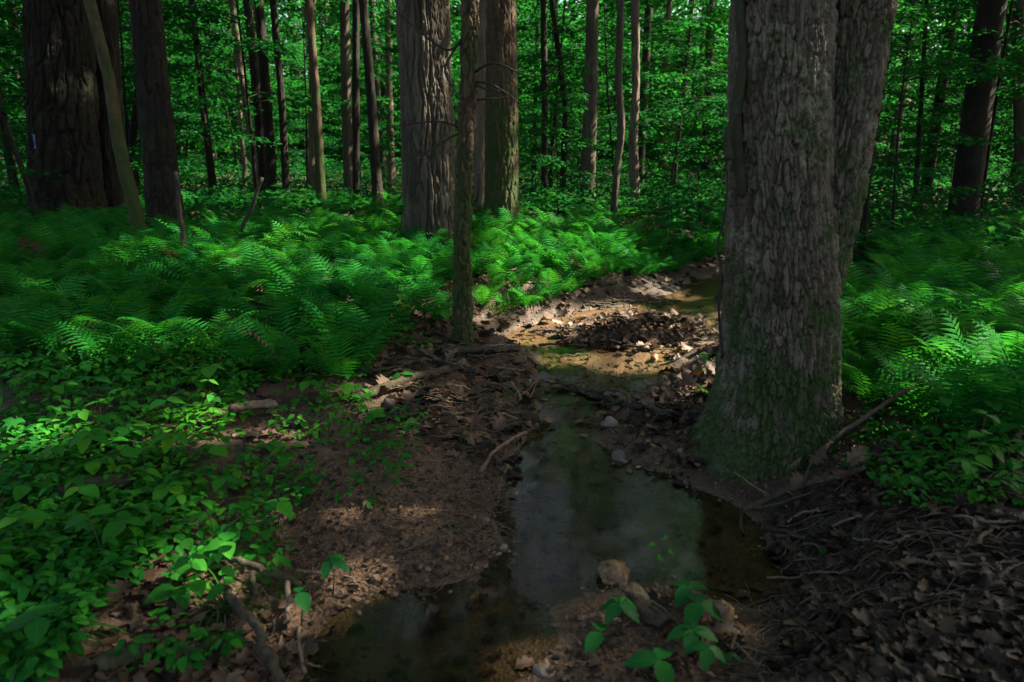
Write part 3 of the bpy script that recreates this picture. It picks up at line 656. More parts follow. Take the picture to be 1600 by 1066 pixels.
# ---------------------------------------------------------------- understory saplings with layered sprays
def sapling_variant(seed, H, nb, z0, reach, leaf, dens):
    r = np.random.default_rng(seed); wood = []; lp = []; ld = []
    s = np.linspace(0, 1, 12); P = np.stack([.12 * H * .2 * np.sin(s * 3 + seed), .1 * H * .2 * np.cos(s * 2.3 + seed) - .02, s * H], -1); P[:, :2] -= P[0, :2]
    trunk = tube(P, np.linspace(.0042 * H + .003, .004, 12), 7)
    for b in range(nb):
        z = z0 + (H - z0) * (b + r.uniform(0, 1)) / nb; az = r.uniform(0, 2 * pi); L = reach * r.uniform(.55, 1.1) * (1 - .45 * (z / H) ** 2)
        c = np.array([np.interp(z, P[:, 2], P[:, 0]), np.interp(z, P[:, 2], P[:, 1]), z]); t = np.linspace(0, 1, 8)[:, None]
        d = np.array([cos(az), sin(az), 0]); pe = np.array([-sin(az), cos(az), 0])
        br = c + d * L * t + np.array([0, 0, 1]) * (L * .28 * t - L * .30 * t * t) + pe * (r.uniform(-.2, .2) * L * t * t)
        wood.append(tube(br, np.linspace(.011, .003, 8), 5))
        nl = int(dens * L)
        tt = r.uniform(.12, 1.0, nl); side = r.choice([-1, 1], nl); off = r.uniform(0, 1, nl) ** .8 * L * .42 * (1.05 - tt * .8)
        base = np.stack([np.interp(tt, t[:, 0], br[:, k]) for k in range(3)], -1)
        p = base + d * (off * .45)[:, None] + pe * (off * side)[:, None] + r.normal(0, .035, (nl, 3)); p[:, 2] -= off * .12
        lp.append(p); dd = d * .6 + pe * side[:, None] * 1.0 + r.normal(0, .45, (nl, 3)) * np.array([1, 1, .5]); dd[:, 2] -= .25; ld.append(dd)
    lp = np.concatenate(lp); ld = np.concatenate(ld)
    V, F = place(LEAF6, lp, leaf_frames(ld, .78, r), leaf * r.uniform(.65, 1.25, len(lp)))
    tm = make_mesh("sapling_trunk", *trunk, mat=M['bark_dark']); bm = join(wood); bm = make_mesh("sapling_branches", bm[0], tris=bm[1], mat=M['bark_dark'])
    cm = make_mesh("sapling_leaves", V, tris=F, mat=M['understory'], smooth=False)
    return tm, bm, cm
LEAF6 = (np.array([[0, 0, 0], [-.26, .3, .05], [-.2, .7, .02], [0, 1, -.1], [.2, .7, .02], [.26, .3, .05], [0, .5, 0]]), np.array([[0, 6, 1], [1, 6, 2], [2, 6, 3], [3, 6, 4], [4, 6, 5], [5, 6, 0]]))
SV = [sapling_variant(200 + i, *a) for i, a in enumerate([(6.5, 26, 1.2, 2.6, .12, 95), (5.0, 22, .8, 2.2, .11, 95), (8.0, 30, 2.2, 3.0, .13, 95), (3.2, 16, .4, 1.6, .10, 110), (6.0, 26, 1.6, 2.8, .12, 85)])]
SV_far = [sapling_variant(300 + i, *a) for i, a in enumerate([(8.5, 30, .6, 3.4, .19, 70), (10, 34, 1.5, 3.6, .2, 70), (7, 28, .4, 3.2, .18, 80)])]
def sapling(x, y, variants, sc, label, group):
    z = hz(x, y); v = variants[int(U(0, len(variants)))]; a = U(0, 6.28)
    root = obj("sapling", None, loc=(x, y, z - .04), rot=(U(-.05, .05), U(-.05, .05), a), scale=sc); tag(root, label, "sapling", group)
    for nm, me in zip(("trunk", "branchwork", "crown"), v): obj(nm, me, root)
    return root
def blocks_sun(x, y, rad):
    for g, r, s in GAPP:
        if s < .6: continue
        for t in (2, 4, 6, 8):
            q = g + SUN * t
            if math.hypot(q[0] - x, q[1] - y) < rad: return True
    return False
rng = np.random.default_rng(21)
SAPS = []
def sub_label(lb, gp, u, cuts):
    for lim, phrase in cuts:
        if u < lim: return lb + " " + phrase, gp + " " + phrase
def px_u(x, y, z):
    dd = np.array([x, y, z - CAM_H]); f_ = dd[1] * cos(PITCH) - dd[2] * sin(PITCH); return 800 + FPX * dd[0] / f_
PLACES = [(70, "left of the blazed trunk"), (225, "between blazed and furrowed trunks"), (335, "right of the furrowed trunk"), (430, "behind the close dark pair"), (540, "near the straight brown trunk"), (635, "beside the trio of trunks"),
          (760, "behind the thick ridged trunk"), (860, "behind the mossy brown trunk"), (960, "near the stout grey trunk"), (1040, "near the sun-streaked trunk"), (1150, "left of the great oak"), (1330, "hidden by the great oak"), (1460, "just right of the great oak"), (9999, "towards the right picture edge")]
CUTS2 = {"understory trees beyond the fern bed": PLACES, "understory trees in the far woods": PLACES}
def saps(n, ylo, yhi, xlo, xhi, variants, slo, shi, label, group, gap=1.0, sunr=1.2):
    k = 0; tries = 0
    while k < n and tries < n * 60:
        tries += 1
        y = U(ylo, yhi); x = U(xlo, xhi) * y
        if any(math.hypot(x - a, y - b) < gap for a, b in SAPS) or not clear_of(x, y, .5) or (y < 14 and blocks_sun(x, y, sunr)): continue
        cu = CUTS2.get(group); l2, g2 = sub_label(label, group, px_u(x, y, 1.0), cu) if cu else (label, group)
        sapling(x, y, variants, U(slo, shi), l2, g2); SAPS.append((x, y)); k += 1
saps(34, 13, 26, -.82, .82, SV, .8, 1.15, "leafy young understory tree", "understory trees beyond the fern bed", 1.6)
saps(46, 26, 47, -.85, .85, SV_far, .85, 1.2, "tall green understory tree far back", "understory trees in the far woods", 2.2)
saps(9, 7.5, 15, .62, .95, SV, .6, .95, "leafy understory tree in the dark woods right of the great oak", "understory trees right of the great oak", 1.4, .8)
saps(6, 9.5, 14, -.95, -.55, SV, .6, .9, "leafy understory tree in the dark woods around the blazed trunk", "understory trees around the blazed trunk", 1.4)
saps(8, 10.5, 15, .02, .5, SV[3:4], .6, .95, "low bushy sapling beyond the bank right of the brown mossy trunk", "low saplings beyond the far bank", 1.2)
for (x, y, sc, lb) in [(4.4, 7.9, .72, "sapling whose leaf sprays hang just right of the great oak"), (7.4, 9.4, .7, "small sapling with light leaves at the far right behind the bright ferns"), (-6.3, 7.2, .8, "shaded sapling spreading leaf sprays before the blazed trunk")]:
    sapling(x, y, [SV[0]] if y < 5 else [SV[1]], sc, lb, None)

# ---------------------------------------------------------------- ferns
def frond_template(seed, L=.6, pairs=22, teeth=True, arch=1.0):
    r = np.random.default_rng(seed); n = 24; t = np.linspace(0, 1, n)
    a = radians(78) - arch * radians(84) * t ** 1.5; ds = L / (n - 1)
    P = np.zeros((n, 3)); P[1:, 1] = np.cumsum(np.cos(a[:-1])) * ds; P[1:, 2] = np.cumsum(np.sin(a[:-1])) * ds; P[:, 0] = r.uniform(-.06, .06) * t ** 2 * L
    parts = [tube(P, np.linspace(.0026, .0006, n), 4)]
    V = []; F = []
    for i in range(pairs):
        s = .16 + .83 * (i + .5) / pairs; p = np.array([np.interp(s, t, P[:, k]) for k in range(3)]); aa = np.interp(s, t, a)
        tv = np.array([0, cos(aa), sin(aa)]); nv = np.array([0, -sin(aa), cos(aa)])
        u = (s - .16) / .84; ln = L * .27 * (np.sin(pi * min(1, (u * .93 + .10)) ** .82) ** .9) + .004
        w = .0112 * min(1, ln / .1) + .001
        for sd in (-1, 1):
            q = p + tv * (.3 * sd * L / pairs * .5); dr = np.array([sd, 0, 0]) * .95 + tv * .32; dr /= np.linalg.norm(dr)
            k = len(V); m = 5 if teeth else 3; dz = r.uniform(.05, .3)
            row = []
            for j in range(m + 1):
                f = j / m; c = q + dr * ln * f - nv * (dz * ln * f * f); ww = w * (1 - f ** 1.4) * (1 if j else .45)
                V += [c - tv * ww, c + nv * .0015, c + tv * ww]
                if teeth and j < m:   # a tooth between stations
                    pass
            for j in range(m):
                b = k + 3 * j
                if teeth:
                    V.append(V[b] + (V[b + 3] - V[b]) * .25 - tv * w * .45 * (1 - j / m)); e = len(V) - 1
                    V.append(V[b + 2] + (V[b + 5] - V[b + 2]) * .55 + tv * w * .35 * (1 - j / m)); e2 = len(V) - 1
                    F += [[b, b + 1, e], [e, b + 1, b + 3], [b + 1, b + 4, b + 3], [b + 1, b + 2, e2], [b + 1, e2, b + 5], [b + 1, b + 5, b + 4]]
                else:
                    F += [[b, b + 1, b + 3], [b + 1, b + 4, b + 3], [b + 1, b + 2, b + 4], [b + 2, b + 5, b + 4]]
    parts.append((np.array(V), np.array(F))); return join(parts)
FT = [frond_template(i, .60, 14, True, .65 + .15 * i) for i in range(5)]
FTL = [frond_template(40 + i, .60, 12, False, .85 + .15 * i) for i in range(3)]
FMB = [make_mesh('frond', v, tris=f, mat=M['dead'], smooth=False) for v, f in FT]
FM = [make_mesh("frond", v, tris=f, mat=M['fern'], smooth=False) for v, f in FT]
def fern(p, sc, label, group, nf=None):
    root = obj("fern", None, loc=p, rot=(0, 0, U(0, 6.28)), scale=sc); tag(root, label, "fern", group)
    nf = nf or int(U(6, 10)); a0 = U(0, 6.28)
    for k in range(nf):
        a = a0 + k * 2.399 + U(-.25, .25)
        obj("frond", (FMB if U(0, 1) < .015 else FM)[int(U(0, 5))], root, loc=(-.02 * sin(a), .02 * cos(a), 0), rot=(U(-.28, .22), U(-.2, .2), a), scale=U(.65, 1.1))
rng = np.random.default_rng(31)
FERNS = []
def inpoly(x, y, P): return sdf(np.array([x]), np.array([y]), P)[0] < 0
ZONES = [  # pixel outline, how many, label, group, size
 ([(0,400),(300,420),(560,440),(600,500),(560,600),(400,592),(200,575),(0,560)], 92, "arching fern in the wide left bed", "ferns of the wide left bed", (.75, 1.0)),
 ([(340,372),(640,372),(640,430),(560,440),(300,420)], 55, "fern left of the thick ridged trunk", "ferns by the thick ridged trunk", (.8, 1.05)),
 ([(0,375),(330,375),(300,420),(0,400)], 26, "shaded fern at the foot of the dark trunks on the left", "ferns below the dark trunks", (.8, 1.0)),
 ([(600,400),(712,408),(706,455),(630,468),(585,450)], 14, "fern on the bank between thick ridged trunk and slim bank tree", "ferns between thick and slim trunk", (.6, .85)),
 ([(742,378),(860,370),(1000,385),(1130,382),(1125,408),(1060,428),(960,452),(860,476),(790,490),(745,492)], 84, "lush fern overhanging the cut bank", "ferns overhanging the cut bank", (.6, .9)),
 ([(1305,540),(1420,520),(1590,560),(1600,690),(1500,680),(1380,650),(1310,625)], 34, "fern right of the great oak", "ferns right of the great oak", (.65, .95)),
 ([(1325,455),(1600,455),(1600,560),(1420,520),(1310,540)], 22, "shaded fern in the dim undergrowth behind the oak's right side", "ferns in the dim undergrowth", (.7, .9)),
]
CUTS = {"ferns of the wide left bed": [(220, "below the crooked trunk"), (330, "below the lichened pole"), (450, "below the leaning dead pole"), (9999, "at its stream side")],
        "ferns by the thick ridged trunk": [(420, "near the leaning dead pole"), (540, "below the straight brown trunk"), (9999, "at the trunk's edge")],
        "ferns overhanging the cut bank": [(800, "beside the slim tree"), (900, "below the mossy trunk"), (1000, "in its sunny middle"), (9999, "towards the far pool")],
        "ferns right of the great oak": [(1400, "touching the trunk"), (1500, "in the patch's middle"), (9999, "at the picture edge")]}
ZW = []
def zone_xy(px): return np.array([ground_at(u, v)[:2] for u, v in px])
for px, n, lb, gp, (s0, s1) in ZONES:
    P = zone_xy(px); ZW.append(P); lo, hi = P.min(0), P.max(0); k = 0; tr = 0
    # spread through the outline, nearer the camera more densely
    gapd = .30
    while k < n and tr < 4000:
        tr += 1
        if tr % 800 == 0: gapd *= .8
        y = lo[1] + (hi[1] - lo[1]) * U(0, 1) ** 1.25; x = U(lo[0], hi[0])
        if not inpoly(x, y, P) or any((x - a) ** 2 + (y - b) ** 2 < gapd ** 2 for a, b in FERNS) or creek_sd(x, y) < .1 or math.hypot(x - TREE[0], y - TREE[1]) < .42: continue
        FERNS.append((x, y)); z_ = hz(x, y); cu = CUTS.get(gp); l2, g2 = sub_label(lb, gp, px_u(x, y, z_), cu) if cu else (lb, gp)
        fern((x, y, z_ - .01), U(s0, s1) * (.84 if px_u(x, y, z_) < 1200 else .92), l2, g2); k += 1
# the rest of the fern bed, joined
def fern_mass():
    r = np.random.default_rng(77); parts = []; pos = []
    for px, n, _, _, _ in ZONES:
        pass
    def add(x, y, sc):
        z = float(height(np.array([x]), np.array([y]))[0])
        for k in range(int(r.integers(6, 10))):
            v, f = FTL[int(r.integers(0, 3))]; a = k * 2.4 + r.uniform(-.3, .3); ti = r.uniform(-.3, .2); s = sc * r.uniform(.7, 1.1)
            w = v * s; w = np.stack([w[:, 0], w[:, 1] * cos(ti) - w[:, 2] * sin(ti), w[:, 1] * sin(ti) + w[:, 2] * cos(ti)], -1)
            w = np.stack([w[:, 0] * cos(a) - w[:, 1] * sin(a), w[:, 0] * sin(a) + w[:, 1] * cos(a), w[:, 2]], -1)
            parts.append((w + np.array([x, y, z]), f))
    k = 0
    for i in range(9000):
        y = 4.6 + 9 * r.uniform(0, 1); x = r.uniform(-.85, .42) * y
        if creek_sd(x, y) < .2 or k > 620: continue
        if y < 5.5 and x > -.5: continue
        if x > 1.2 and y < 6.6: continue
        if n2(x, y, .7, 91, 2) < -.25: continue
        add(x, y, r.uniform(.4, .78)); k += 1
    for i in range(130):
        y = r.uniform(4.6, 8.5); x = r.uniform(.55, .9) * y
        if creek_sd(x, y) > .3: add(x, y, r.uniform(.55, .85))
    V, F = join(parts); tag(obj("fern_undergrowth", make_mesh("fern_undergrowth", V, tris=F, mat=M['fern'], smooth=False)), "dense mass of ferns filling in behind the front plants", None, None, "stuff")
fern_mass()

# low leafy undergrowth far out and between the trunks
def undergrowth():
    r = np.random.default_rng(55); n = 90000
    y = 6 + 42 * r.uniform(0, 1, n) ** 1.7; x = r.uniform(-.95, .95, n) * y; sd = creek_sd(x, y)
    k = (sd > .35) & (n2(x, y, .35, 17, 3) > -.22 - .6 * sstep(11, 15, y)) & ~((np.hypot(x, y) < 9) & (x < 1.5)); x, y = x[k], y[k]
    z = height(x, y); hgt = r.uniform(.02, 1, len(x)) ** 1.4 * (.32 + .35 * sstep(12, 30, y)); cl = np.maximum(0, n2(x, y, 1.3, 23, 2)) * .5
    P = np.stack([x, y, z + hgt + cl * r.uniform(0, 1, len(x))], -1)
    V, F = place(LEAF6, P, leaf_frames(r.normal(0, 1, P.shape) * np.array([1, 1, .3]), .75, r), r.uniform(.06, .12, len(x)) * (1 + .03 * y))
    tag(obj("undergrowth", make_mesh("undergrowth", V, tris=F, mat=M['understory'], smooth=False)), kind="stuff")
undergrowth()

# ---------------------------------------------------------------- herbs and seedlings
def leafm(T, nm, mat): return make_mesh(nm, T[0], tris=T[1], mat=M[mat])
LM = {'ov': leafm(OV, "leaf", 'herb'), 'ovb': leafm(OVB, "leaf", 'herb'), 'heart': leafm(HEART, "leaf", 'herb'), 'ser': leafm(SER, "leaf", 'creeper'), 'serh': leafm(SER, "leaf", 'herb'), 'map': leafm(MAP, "leaf", 'herb')}
def stem_mesh(h, seed):
    r = np.random.default_rng(seed); s = np.linspace(0, 1, 6)[:, None]
    P = np.concatenate([s * 0 + s * s * r.uniform(-.1, .1) * h, s * s * r.uniform(-.1, .1) * h, s * h], 1)
    v, f = tube(P, np.linspace(.0022, .0012, 6), 5); return make_mesh("stem", v, tris=f, mat=M['stem']), P
STEMS = [(h, *stem_mesh(h, i)) for i, h in enumerate([.05, .08, .12, .16, .2, .26, .32] * 2)]
def place_leaf(par, key, p, az, size, pitch=.1, roll=0.0):
    # a leaf starting at p, pointing towards azimuth az, its tip lowered by pitch
    return obj("leaf", LM[key], par, loc=p, rot=(-pitch, roll, az), scale=size)
def herb(p, kind, sc, label, group, name="seedling"):
    cand = [s for s in STEMS if {'opp': .12 <= s[0] <= .32, 'tri': .08 <= s[0] <= .2, 'pal': .08 <= s[0] <= .2, 'heart': s[0] <= .08, 'map': .12 <= s[0] <= .26}[kind]]
    h, sm, P = cand[int(U(0, len(cand)))]
    root = obj(name, None, loc=p, rot=(U(-.12, .12), U(-.12, .12), U(0, 6.28)), scale=sc); tag(root, label, "plant", group)
    obj("stem", sm, root); a0 = U(0, 6.28); key = ['ov', 'ovb'][int(U(0, 2))]
    if kind == 'opp':
        for i, f in enumerate((.45, .75, 1.0)):
            q = np.array([np.interp(f, np.linspace(0, 1, 6), P[:, k]) for k in range(3)])
            for sgn in (0, pi): place_leaf(root, key, q, a0 + i * 1.57 + sgn + U(-.2, .2), U(.055, .085) * (1.15 - .3 * f), U(-.1, .35), U(-.25, .25))
        place_leaf(root, key, P[-1], a0 + .7, .045, -.2)
    elif kind in ('tri', 'pal'):
        n = 3 if kind == 'tri' else 5
        for i in range(n):
            off = (i - (n - 1) / 2) * (1.75 if n == 3 else 1.1); place_leaf(root, 'ovb' if kind == 'tri' else 'serh', P[-1], a0 + off, U(.075, .105) * (1.1 if i == n // 2 else .95), U(.0, .35), U(-.2, .2))
    elif kind == 'heart':
        for i in range(int(U(3, 6))):
            a = a0 + i * 2.4; q = P[-1] + np.array([-sin(a), cos(a), 0]) * U(.01, .03); place_leaf(root, 'heart', q, a, U(.04, .065), U(-.1, .4), U(-.2, .2))
    else:
        for i in range(int(U(3, 6))):
            a = a0 + i * 2.4; f = .6 + .4 * (i % 3) / 2; q = np.array([np.interp(f, np.linspace(0, 1, 6), P[:, k]) for k in range(3)])
            place_leaf(root, 'map', q, a, U(.07, .11), U(.0, .4), U(-.2, .2))
    return root
rng = np.random.default_rng(41)
HERBS = []
CUTS3 = {'seedlings of the lower left cover': [(80, 'at the picture edge'), (160, 'before the grey log'), (9999, 'towards the leaf litter')], 'seedlings before the fern bed': [(120, 'at the picture edge'), (240, 'in the middle'), (9999, 'near the broken pale branch')],
         'seedlings on the soil bar': [(520, 'at its left side'), (600, 'in its middle'), (9999, 'towards the stream')]}
def herbs(px, n, kinds, sc, label, group, gap=.07, fade=None):
    P = np.array([ground_at(u, v)[:2] for u, v in px]); k = 0; tr = 0; px = np.array(px, float); lo, hi = px.min(0), px.max(0)
    while k < n and tr < n * 60:
        tr += 1; u, v = U(lo[0], hi[0]), U(lo[1], hi[1])
        if sdf(np.array([u]), np.array([v]), px)[0] > 0: continue
        g = ground_at(u, v); x, y = g[:2]
        if creek_sd(x, y) < .1 or any((x - a) ** 2 + (y - b) ** 2 < gap ** 2 for a, b in HERBS): continue
        if fade is not None and n2(x, y, 2.2, 13, 2) < fade: continue
        if math.hypot(x - TREE[0], y - TREE[1]) < .36: continue
        l2, g2 = sub_label(label, group, u, HC) if (HC := CUTS3.get(group)) else (label, group)
        HERBS.append((x, y)); herb(g - np.array([0, 0, .01]), kinds[int(U(0, len(kinds)))], U(*sc), l2, g2); k += 1
herbs([(0,700),(230,690),(330,760),(300,850),(150,930),(60,1060),(0,1060)], 110, ['opp','tri','map','pal','heart','heart','tri'], (.55, 1.05), "leafy green seedling in the lower left cover", "seedlings of the lower left cover", .085)
herbs([(0,560),(300,570),(400,610),(340,680),(230,690),(0,700)], 72, ['opp','tri','map','pal','heart'], (.6, 1.05), "leafy seedling just below the fern bed", "seedlings before the fern bed", .10)
herbs([(330,760),(420,700),(500,770),(420,850),(440,900),(380,960),(240,960),(320,860)], 34, ['heart','opp','tri','heart'], (.6, .95), "small seedling dotted over leaf litter left of the bare soil", "seedlings on the leaf litter", .07)
herbs([(420,620),(560,570),(640,600),(560,650),(700,620),(640,680),(600,800),(480,830),(430,740)], 54, ['opp','heart','tri','heart'], (.5, .85), "small seedling on the bare soil bar", "seedlings on the soil bar", .06, -.02)
herbs([(1320,650),(1470,655),(1600,700),(1600,790),(1450,800),(1330,770)], 34, ['heart','heart','opp','tri'], (.55, .9), "low seedling on the right bank before the bright ferns", "seedlings on the right bank", .07)
herbs([(1085,570),(1130,560),(1125,620),(1085,610)], 5, ['heart','opp'], (.6, .9), "seedling by the left foot of the great oak", "seedlings at the oak's left foot", .06)
herbs([(580,460),(690,470),(690,520),(600,560),(560,520)], 14, ['heart','opp','tri'], (.6, .9), "seedling on the shady slope left of the slim bank tree", "seedlings by the slim bank tree", .09)
# many more small plants, joined
def herb_mass():
    r = np.random.default_rng(63); parts = []
    def add(px, n, size, seed, thr):
        px = np.array(px, float); lo, hi = px.min(0), px.max(0); C = []
        uv = np.stack([r.uniform(lo[0], hi[0], n), r.uniform(lo[1], hi[1], n)], -1); uv = uv[sdf(uv[:, 0], uv[:, 1], px) < 0]
        a = np.stack([(uv[:, 0] - 800) / FPX, cos(PITCH) + sin(PITCH) * (533 - uv[:, 1]) / FPX, -sin(PITCH) + cos(PITCH) * (533 - uv[:, 1]) / FPX], -1)
        t = (.2 - CAM_H) / a[:, 2]; q = np.array([0, 0, CAM_H]) + a * t[:, None]
        for _ in range(3):
            t = (height(q[:, 0], q[:, 1]) - CAM_H) / a[:, 2]; q = np.array([0, 0, CAM_H]) + a * t[:, None]
        ok = (creek_sd(q[:, 0], q[:, 1]) > .09) & (n2(q[:, 0], q[:, 1], 2.2, seed, 2) > thr) & (np.hypot(q[:, 0] - TREE[0], q[:, 1] - TREE[1]) > .34)
        q = q[ok]; q[:, 2] = height(q[:, 0], q[:, 1])
        m = 5; b = np.repeat(q, m, 0); az = r.uniform(0, 2 * pi, len(b)); hh = np.repeat(r.uniform(.015, .12, len(q)), m) * r.uniform(.6, 1.1, len(b))
        d = np.stack([np.cos(az), np.sin(az), r.uniform(-.35, .2, len(b))], -1)
        P = b + d * r.uniform(.005, .03, len(b))[:, None]; P[:, 2] = b[:, 2] + hh
        parts.append(place(OV if seed % 2 else OVB, P, leaf_frames(d, .85, r), r.uniform(.6, 1.3, len(P)) * np.repeat(r.uniform(size * .7, size * 1.3, len(q)), m)))
    add([(0,560),(300,560),(400,620),(340,740),(300,840),(170,940),(80,1066),(0,1066)], 1700, .042, 13, -.7)
    add([(330,740),(420,690),(520,760),(440,850),(450,930),(400,1000),(300,1066),(200,1066),(250,960)], 330, .032, 15, -.1)
    add([(420,610),(560,560),(680,600),(660,700),(600,800),(470,830)], 230, .03, 17, .05)
    add([(1300,640),(1600,660),(1600,800),(1400,810)], 420, .028, 19, -.1)
    add([(1310,470),(1600,440),(1600,620),(1320,600)], 500, .05, 21, -.5)
    add([(560,440),(720,450),(700,530),(600,560)], 160, .035, 23, -.1)
    add([(0,500),(300,500),(560,540),(580,580),(400,610),(0,600)], 1000, .05, 25, -.6)
    V, F = join(parts); tag(obj("ground_cover", make_mesh("ground_cover", V, tris=F, mat=M['herb'])), kind="stuff")
herb_mass()

# creeper in front of the camera, on the gravel spit
def creeper(u, v, size, n, label, az=0.0, h=.09):
    g = ground_at(u, v); root = obj("creeper_plant", None, loc=g - np.array([0, 0, .005])); tag(root, label, "plant", "creeper plants on the gravel spit")
    P = np.array([[0, 0, 0], [.01, .0, h * .6], [.0, .01, h]]); vv, f = tube(P, [.003, .0025, .002], 5); obj("stem", make_mesh("stem", vv, tris=f, mat=M['stem']), root)
    for i in range(n):
        off = (i - (n - 1) / 2) * (2 * pi / (n + .4)); place_leaf(root, 'ser', P[-1], az + off, size * .82 * (1.1 - .12 * abs(i - (n - 1) / 2)), U(.05, .4), U(-.2, .2))
creeper(968, 985, .105, 5, "five-leaflet creeper, largest rosette beside the fallen bark")
creeper(938, 1012, .095, 2, "two-leaf creeper sprig left of the largest rosette", 1.2, .05)
creeper(1075, 960, .10, 3, "creeper spray reaching over the leaves beside the brown stone", .6)
creeper(1090, 985, .115, 3, "creeper with long drooping leaflets before the brown stone", -1.9)
creeper(1082, 1030, .10, 5, "creeper rosette in front of the drooping leaflets", .4)
creeper(1105, 1060, .075, 4, "small creeper rosette below the stone", 2.0)
creeper(1030, 1062, .11, 3, "creeper leaves cut by the bottom picture edge", 1.4, .06)
creeper(1142, 1055, .05, 3, "tiny three-leaf creeper rightmost on the spit", .2, .05)
for u, v, lb in [(520, 935, "drooping toothed plant hanging over the water from the left bank"), (470, 985, "pale toothed leaf pair under the left bank roots")]:
    creeper(u, v, .085, 4 if u > 500 else 2, lb, -1.2, .13)
def thin_stalk(u, v, h, lean, label):
    g = ground_at(u, v); s = np.linspace(0, 1, 10)[:, None]; P = np.concatenate([s ** 1.5 * lean * h, s * 0, s * h], 1)
    root = obj("stalk_plant", None, loc=g); tag(root, label, "plant")
    vv, f = tube(P, np.linspace(.0016, .0008, 10), 5); obj("stem", make_mesh("stem", vv, tris=f, mat=M['stem']), root)
    for i in range(4): place_leaf(root, 'ov', P[-1 - (i > 1) * 2] if lean < 0 else P[i + 1], i * 1.9, .022, -.3)
thin_stalk(1040, 940, .2, -.25, "thin green stalk with a tuft of buds at the water's edge"); thin_stalk(1052, 938, .22, -.16, "bare thin green stalk right of the budded stalk")

# grass tufts
def tuft(u, v, n, L, w, label, arch=1.0):
    g = ground_at(u, v); r = np.random.default_rng(int(u * 7 + v)); V = []; F = []
    for i in range(n):
        az = r.uniform(0, 2 * pi); el = r.uniform(.6, 1.35); l = L * r.uniform(.5, 1.1); k = len(V); d = np.array([cos(az), sin(az)]); b = r.normal(0, .018, 2); a = el; p = np.array([b[0], b[1], -.005]); pe = np.array([-sin(az), cos(az), 0])
        for j in range(7):
            ww = w * (1 - (j / 6) ** 2) * .5 + .0002; V += [p - pe * ww, p + pe * ww]
            p = p + l / 6 * np.array([d[0] * cos(a), d[1] * cos(a), sin(a)]); a -= arch * .32
        F += [[k + 2 * j, k + 2 * j + 1, k + 2 * j + 3] for j in range(6)] + [[k + 2 * j, k + 2 * j + 3, k + 2 * j + 2] for j in range(6)]
    o = obj("grass_tuft", None, loc=g); tag(o, label, "grass", "grass tufts on the banks"); obj("blades", make_mesh("blades", np.array(V), tris=np.array(F), mat=M['grass']), o)
    for ob in o.children: ob["kind"] = "stuff"
for a in [(80, 1015, 60, .24, .006, "broad tuft of long grass at the lower left corner"), (710, 828, 26, .06, .0025, "lone short grass tuft on the bare soil by the water"), (350, 960, 22, .22, .005, "loose long-bladed grass left of the exposed roots"),
          (440, 925, 16, .14, .004, "small grass clump above the exposed roots"), (725, 690, 36, .09, .003, "grass tuft on the soil bar below the debris dam"), (790, 620, 44, .10, .003, "grass clump beside the forked bleached twig"),
          (640, 760, 24, .06, .003, "sparse grass sprig in the middle of the soil bar"), (1380, 740, 50, .12, .004, "arching grass tuft on the right bank"), (1440, 700, 40, .07, .003, "sunlit short grass before the bright ferns"),
          (1105, 620, 40, .13, .004, "grass clump at the left foot of the great oak"), (780, 490, 50, .25, .005, "long grass draping over the cut bank"), (835, 470, 50, .22, .005, "pale grass draping over the cut bank beside the ferns"),
          (960, 448, 46, .20, .004, "yellowish grass at the sunny edge of the cut bank"), (1015, 432, 46, .18, .004, "grass on the low bank above the sunlit leaf bar"), (1060, 424, 40, .18, .004, "grass fringe between ferns and the far pool"), (1090, 440, 40, .16, .004, "grass on the small bank by the far pool"), (420, 860, 26, .13, .004, "grass sprig amid the lower left cover"), (1350, 690, 36, .10, .003, "grass tuft close to the oak's right foot"), (1520, 730, 40, .08, .003, "short grass patch at the right picture side")]: tuft(*a)

# ---------------------------------------------------------------- stones and gravel
def ico():
    t = (1 + 5 ** .5) / 2; v = unit(np.array([[-1, t, 0], [1, t, 0], [-1, -t, 0], [1, -t, 0], [0, -1, t], [0, 1, t], [0, -1, -t], [0, 1, -t], [t, 0, -1], [t, 0, 1], [-t, 0, -1], [-t, 0, 1]], float))
    f = np.array([[0, 11, 5], [0, 5, 1], [0, 1, 7], [0, 7, 10], [0, 10, 11], [1, 5, 9], [5, 11, 4], [11, 10, 2], [10, 7, 6], [7, 1, 8], [3, 9, 4], [3, 4, 2], [3, 2, 6], [3, 6, 8], [3, 8, 9], [4, 9, 5], [2, 4, 11], [6, 2, 10], [8, 6, 7], [9, 8, 1]]); return v, f
def subdiv(v, f):
    v = list(map(tuple, v)); mp = {}; out = []
    def mid(a, b):
        k = (min(a, b), max(a, b))
        if k not in mp: mp[k] = len(v); v.append(tuple(unit((np.array(v[a]) + np.array(v[b])))))
        return mp[k]
    for a, b, c in f:
        x, y, z = mid(a, b), mid(b, c), mid(c, a); out += [[a, x, z], [b, y, x], [c, z, y], [x, y, z]]
    return np.array(v), np.array(out)
I0 = ico(); I2 = subdiv(*subdiv(*I0)); I3 = subdiv(*I2)
def stone_mesh(seed, mat, sharp=.25, T=I2):
    v, f = T; q = v.copy(); r = np.random.default_rng(seed)
    for _ in range(9):
        n = unit(r.normal(0, 1, 3)); d = r.uniform(.62, .9); ov = np.maximum(q @ n - d, 0); q = q - n * ov[:, None] * .9
    q = q * (1 + sharp * .6 * fbm(v * 1.8, seed, 3) + .16 * fbm(v * 5, seed + 3, 4))[:, None]
    return make_mesh("stone", q, tris=f, mat=M[mat], smooth=True)
SMESH = {k: [stone_mesh(i * 3 + j * 50, k) for i in range(4)] for j, k in enumerate(('pebble', 'greystone', 'quartz'))}
